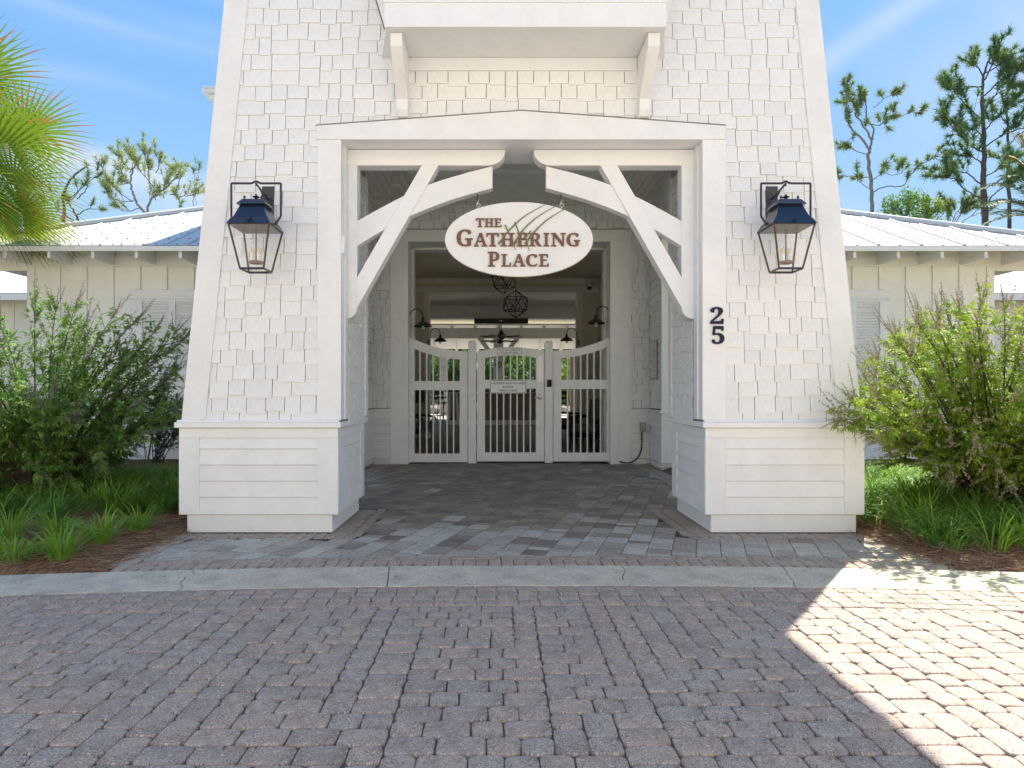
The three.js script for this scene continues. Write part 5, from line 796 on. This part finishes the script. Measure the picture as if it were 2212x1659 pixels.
function fan(label, x, y, d, span, turn) {
  const t = thing('ceiling_fan', label, 'ceiling fan', [wx(x, d), wy(y, d), wz(d)]);
  part(t, 'rod', [bar(V(0, 0.1, 0), V(0, 0.78, 0), 0.016)], black); part(t, 'motor', [lathe([[0.001, -0.09], [0.09, -0.08], [0.12, -0.02], [0.12, 0.06], [0.085, 0.11], [0.05, 0.16], [0.02, 0.2], [0.001, 0.2]], 18)], black);
  for (let i = 0; i < 8; i++) part(t, 'fan_blade', [plain(new THREE.BoxGeometry(span * 0.86, 0.012, 0.1)).rotateX(0.25).translate(span * 0.57, 0, 0).rotateY(turn + i * Math.PI / 4)], P([0.03, 0.024, 0.02], 0.5));
}
fan('nearer dark ceiling fan hanging below the black heater', 1083, 727, 20.4, 0.66, 0.2); fan('dark ceiling fan hanging just below and behind the other fan', 1079.5, 737, 22.6, 0.66, 0.5);
{ // bar counter with shingled front
  const t = thing('bar_counter', 'tan shingled bar counter with black stone top and pale skirting', 'bar'), z = -17.12, tan = M([0.30, 0.245, 0.185], 0.8, { map: T.paint });
  part(t, 'core', [bx(-1.9, 1.7, 0, 1.11, z - 0.8, z - 0.02, 0)], tan); part(t, 'counter_top', [bx(-2.0, 1.8, 1.11, 1.155, z - 0.9, z + 0.12, 0.006)], black); part(t, 'skirting', [bx(-1.93, 1.72, 0, 0.155, z - 0.02, z + 0.02), bx(-1.9, 1.7, 1.06, 1.11, z - 0.02, z + 0.015)], cream);
  courses(-1.5, 1.68, [0.155, 0.31, 0.46, 0.61, 0.76, 0.91, 1.06], 55, 1.25, (x, y, w, h) => { const m = part(t, 'shingle', unitShingle, tan); m.position.set(x, y, z - 0.02); m.scale.set(w, h, 1.5); });
  part(t, 'corner_trim', [prism([[-1.92, 0.155], [-1.83, 0.155], [-1.80, 1.06], [-1.87, 1.06]], z - 0.02, z + 0.02)], cream); part(t, 'corner_trim', [prism([[-1.60, 0.155], [-1.51, 0.155], [-1.57, 1.06], [-1.64, 1.06]], z - 0.02, z + 0.02)], cream);
}
function stool(label, x, d, turn) {
  const t = thing('bar_stool', label, 'bar stool', [x, 0, wz(d)]); t.rotation.y = turn;
  for (const [a, b] of [[-1, 1], [1, 1], [-1, -1], [1, -1]]) part(t, 'leg', [bar(V(a * 0.22, 0, b * 0.22), V(a * 0.17, 0.72, b * 0.17), 0.018, 0.018, 5)], black);
  part(t, 'foot_rail', [bar(V(-0.2, 0.28, 0.2), V(0.2, 0.28, 0.2), 0.014), bar(V(-0.2, 0.28, -0.2), V(0.2, 0.28, -0.2), 0.014), bar(V(-0.2, 0.34, -0.2), V(-0.2, 0.34, 0.2), 0.014), bar(V(0.2, 0.34, -0.2), V(0.2, 0.34, 0.2), 0.014)], black);
  part(t, 'seat', [bx(-0.21, 0.21, 0.70, 0.75, -0.2, 0.2, 0.012)], black); part(t, 'backrest', [bx(-0.2, 0.2, 1.0, 1.14, -0.21, -0.18, 0.008), bx(-0.2, 0.2, 0.85, 0.95, -0.2, -0.17, 0.008), bar(V(-0.17, 0.72, -0.18), V(-0.17, 1.1, -0.2), 0.016), bar(V(0.17, 0.72, -0.18), V(0.17, 1.1, -0.2), 0.016)], black);
}
stool('black bar stool at the stone table, behind the signless gate panel', -2.22, 23.2, 0.5); stool('second black bar stool at the stone table nearer the bar counter', -1.98, 24.6, -0.4); stool('black bar stool seen past the bar counter beside the armchairs', 2.06, 23.0, 2.7);
{ const t = thing('stone_table', 'tall table with speckled stone top between two bar stools', 'table', [-2.35, 0, wz(25.2)]); part(t, 'table_top', [bx(-0.6, 0.6, 0.88, 0.93, -0.4, 0.4, 0.01)], M([0.42, 0.40, 0.37], 0.4, { map: T.concrete })); for (const [a, b] of [[-1, 1], [1, 1], [-1, -1], [1, -1]]) part(t, 'leg', [bar(V(a * 0.5, 0, b * 0.32), V(a * 0.5, 0.88, b * 0.32), 0.025)], black); }
const cloth = M([0.36, 0.32, 0.27], 0.95, { map: T.cloth }), darkWood = M([0.018, 0.014, 0.012], 0.4);
function armchair(label, x, d, turn, s = 1) {
  const t = thing('armchair', label, 'armchair', [x, 0, wz(d)]); t.rotation.y = turn; t.scale.setScalar(s);
  for (const a of [-1, 1]) {
    part(t, 'leg', limb([V(a * 0.31, 0, 0.33), V(a * 0.31, 0.2, 0.30), V(a * 0.31, 0.58, 0.30)], 0.022, 0.026)); t.children.at(-1).material = darkWood; part(t, 'leg', limb([V(a * 0.30, 0, -0.38), V(a * 0.30, 0.25, -0.30), V(a * 0.30, 0.58, -0.32)], 0.022, 0.026), darkWood);
    part(t, 'arm', [tube([V(a * 0.31, 0.62, -0.36), V(a * 0.34, 0.635, -0.1), V(a * 0.345, 0.62, 0.2), V(a * 0.335, 0.57, 0.36), V(a * 0.33, 0.52, 0.38)], 0.026, 24, 8)], darkWood);
  }
  part(t, 'seat_frame', [bx(-0.31, 0.31, 0.24, 0.33, -0.34, 0.32, 0.01)], darkWood);
  part(t, 'seat_cushion', [bx(-0.29, 0.29, 0.33, 0.5, -0.28, 0.34, 0.05)], cloth);
  part(t, 'back_cushion', [bx(-0.29, 0.29, 0.44, 1.0, -0.08, 0.06, 0.05).rotateX(-0.22).translate(0, 0.0, -0.12)], cloth); part(t, 'back_frame', [bx(-0.31, 0.31, 0.4, 0.98, -0.05, 0.0, 0.012).rotateX(-0.22).translate(0, 0, -0.23)], darkWood);
}
armchair('dark wood armchair with patterned cushions just inside the gate by the hall wall', 1.62, 12.75, -0.75); armchair('patterned armchair standing farther in, before the sunlit patio', 1.30, 15.6, 1.9, 0.98); armchair('dark curved arm chair close to the hall wall behind the signless panel', -2.0, 14.3, 1.2, 0.95);
{
  const t = thing('side_table', 'low dark round side table between the two patterned armchairs', 'table', [1.55, 0, wz(14.2)]); part(t, 'table_top', [lathe([[0.001, 0.6], [0.27, 0.6], [0.28, 0.585], [0.27, 0.57], [0.001, 0.57]], 24)], darkWood); for (let i = 0; i < 3; i++) part(t, 'leg', [bar(V(0.22 * Math.cos(i * 2.1), 0, 0.22 * Math.sin(i * 2.1)), V(0.15 * Math.cos(i * 2.1), 0.57, 0.15 * Math.sin(i * 2.1)), 0.018)], darkWood);
  const c = thing('wall_cabinet', 'dark wall cabinet with a red extinguisher beside the hall opening', 'cabinet', [wx(904, 15.35), wy(856, 15.35), wz(15.42)]); part(c, 'case', [bx(-0.13, 0.13, -0.15, 0.18, -0.07, 0.0, 0.005)], darkWood); part(c, 'extinguisher', [lathe([[0.001, -0.13], [0.035, -0.13], [0.035, 0.03], [0.012, 0.07], [0.012, 0.1], [0.001, 0.1]], 12).translate(0.02, 0, 0.035)], P([0.35, 0.02, 0.02], 0.4));
  const k = thing('wall_clock', 'round clock with ornamental rim on the white porch post', 'clock', [wx(1077, 23.8), wy(787, 23.8), -18.665]); part(k, 'rim', [plain(new THREE.TorusGeometry(0.1, 0.014, 8, 28))], M([0.2, 0.19, 0.18], 0.5)); part(k, 'face', [lathe([[0.001, 0.006], [0.095, 0.005], [0.095, -0.003]], 24).rotateX(Math.PI / 2)], M([0.6, 0.58, 0.52], 0.6)); part(k, 'hand', [bar(V(0, 0, 0.01), V(0.05, 0.03, 0.01), 0.004), bar(V(0, 0, 0.01), V(-0.02, 0.07, 0.01), 0.004)], darkLine);
}
{ // the garden beyond the pavilion
  const list = [['dense green tree behind the pavilion, on the signless panel side', -6.2, 41, 2.4, 2.6, 2.0], ['dense green tree behind the pavilion seen next to the pale palm trunk', -3.3, 43, 2.5, 2.3, 2.0], ['dense green tree behind the porch post with the clock', -0.6, 44, 2.4, 2.4, 2.0], ['dense green tree behind the pavilion seen through the door pickets', 2.0, 42, 2.4, 2.3, 2.0], ['bright sunlit tree behind the pavilion on the card reader side', 5.2, 39, 2.5, 2.5, 2.0], ['bright sunlit tree farthest along behind the pavilion', 8.4, 42, 2.6, 2.6, 2.0], ['leafy tree in the far row showing between the gate pickets', 0.7, 47, 2.9, 2.7, 2.4], ['leafy tree in the far row behind the palm trunk', -5.0, 48, 2.9, 2.7, 2.4], ['leafy tree in the far row on the card reader side', 4.6, 47, 2.9, 2.7, 2.4]];
  for (const [l, x, d, cy, ry, r] of list) broadleaf('garden_tree', l, V(x, cy, wz(d)), V(r * 1.0, ry, r * 0.85), 5200, 0.27, x > 3.5 ? [green, lime] : [green, greenD], cy);
  const hs = new Soup(); for (let i = 0; i < 8000; i++) leaf(hs, V(rr(-11, 12), 4.6 * Math.sqrt(rnd()), wz(50) + rr(-1, 1)), rdir(), V(0, 1, 0), rr(0.25, 0.4), 0.2); const hg = part(scene, 'hedge_foliage', hs.geo(), green); hg.userData = { kind: 'stuff', label: 'dense green hedge closing off the garden behind the trees', category: 'hedge' };
  const p = thing('garden_palm', 'pale ringed palm trunk standing behind the pavilion', 'palm tree'), d = 33, x = wx(958, d); part(p, 'trunk', [lathe(Array.from({ length: 30 }, (_, i) => [0.17 + (i % 2) * 0.008, i * 0.16 - 0.1]), 14).translate(x, 0, wz(d))], M([0.42, 0.36, 0.33], 0.95, { map: T.bark }));
  const S = new Soup(); for (let i = 0; i < 14; i++) { const a = i * 0.449, cv = new THREE.QuadraticBezierCurve3(V(x, 4.5, wz(d)), V(x + 1.1 * Math.cos(a), 5.4, wz(d) + 1.1 * Math.sin(a)), V(x + 2.1 * Math.cos(a), 4.2, wz(d) + 2.1 * Math.sin(a))); for (let k = 0; k < 40; k++) { const u = 0.2 + 0.8 * k / 40, tn = cv.getTangent(u); leaf(S, cv.getPoint(u), V().crossVectors(tn, V(0, 1, 0)).multiplyScalar(k % 2 ? 1 : -1).add(tn).normalize(), V(0, 1, 0), 0.55, 0.05); } } part(p, 'crown', S.geo(), green);
  const col = thing('pergola_post', 'brownish pergola post in the garden on the card reader side', 'post', [wx(1238, 28), 0, wz(28)]); part(col, 'shaft', [bx(-0.13, 0.13, -0.05, 2.75, -0.13, 0.13, 0.01)], M([0.30, 0.24, 0.2], 0.9, { map: T.paint })); part(col, 'crossbeam', [bx(-0.5, 2.4, 2.75, 2.95, -0.1, 0.1, 0.01)], M([0.30, 0.24, 0.2], 0.9, { map: T.paint }));
  const places = [[920, 36], [934, 35.2], [947, 36.4], [960, 35], [1218, 35], [1228, 36], [1238, 35.3], [1248, 36.2]], how = ['at the end near the hall wall', 'flat, under the stool seat', 'behind the stool legs', 'nearest the bar counter', 'nearest the bar stool', 'between its two neighbours by the pergola post', 'in front of the pergola post', 'at the end by the armchairs'];
  places.forEach(([px, dd], i) => { const g = new THREE.IcosahedronGeometry(0.34, 2), q = g.attributes.position; for (let j = 0; j < q.count; j++) { const v = V(q.getX(j), q.getY(j), q.getZ(j)), f = 0.8 + 0.4 * vnoise(v.x * 4 + i * 9 + 20, v.y * 4 + v.z * 3 + 20, 512, 5); q.setXYZ(j, v.x * f * 1.2, v.y * f * 0.75, v.z * f); } g.computeVertexNormals(); const o = whole('garden_rock', 'pale sunlit garden rock ' + how[i], 'rock', [plain(g)], M([0.42, 0.34, 0.29], 0.95, { map: T.concrete }), 'rocks along the patio edge'); o.position.set(wx(px, dd), 0.12, wz(dd)); });
}
renderer.render(scene, camera);
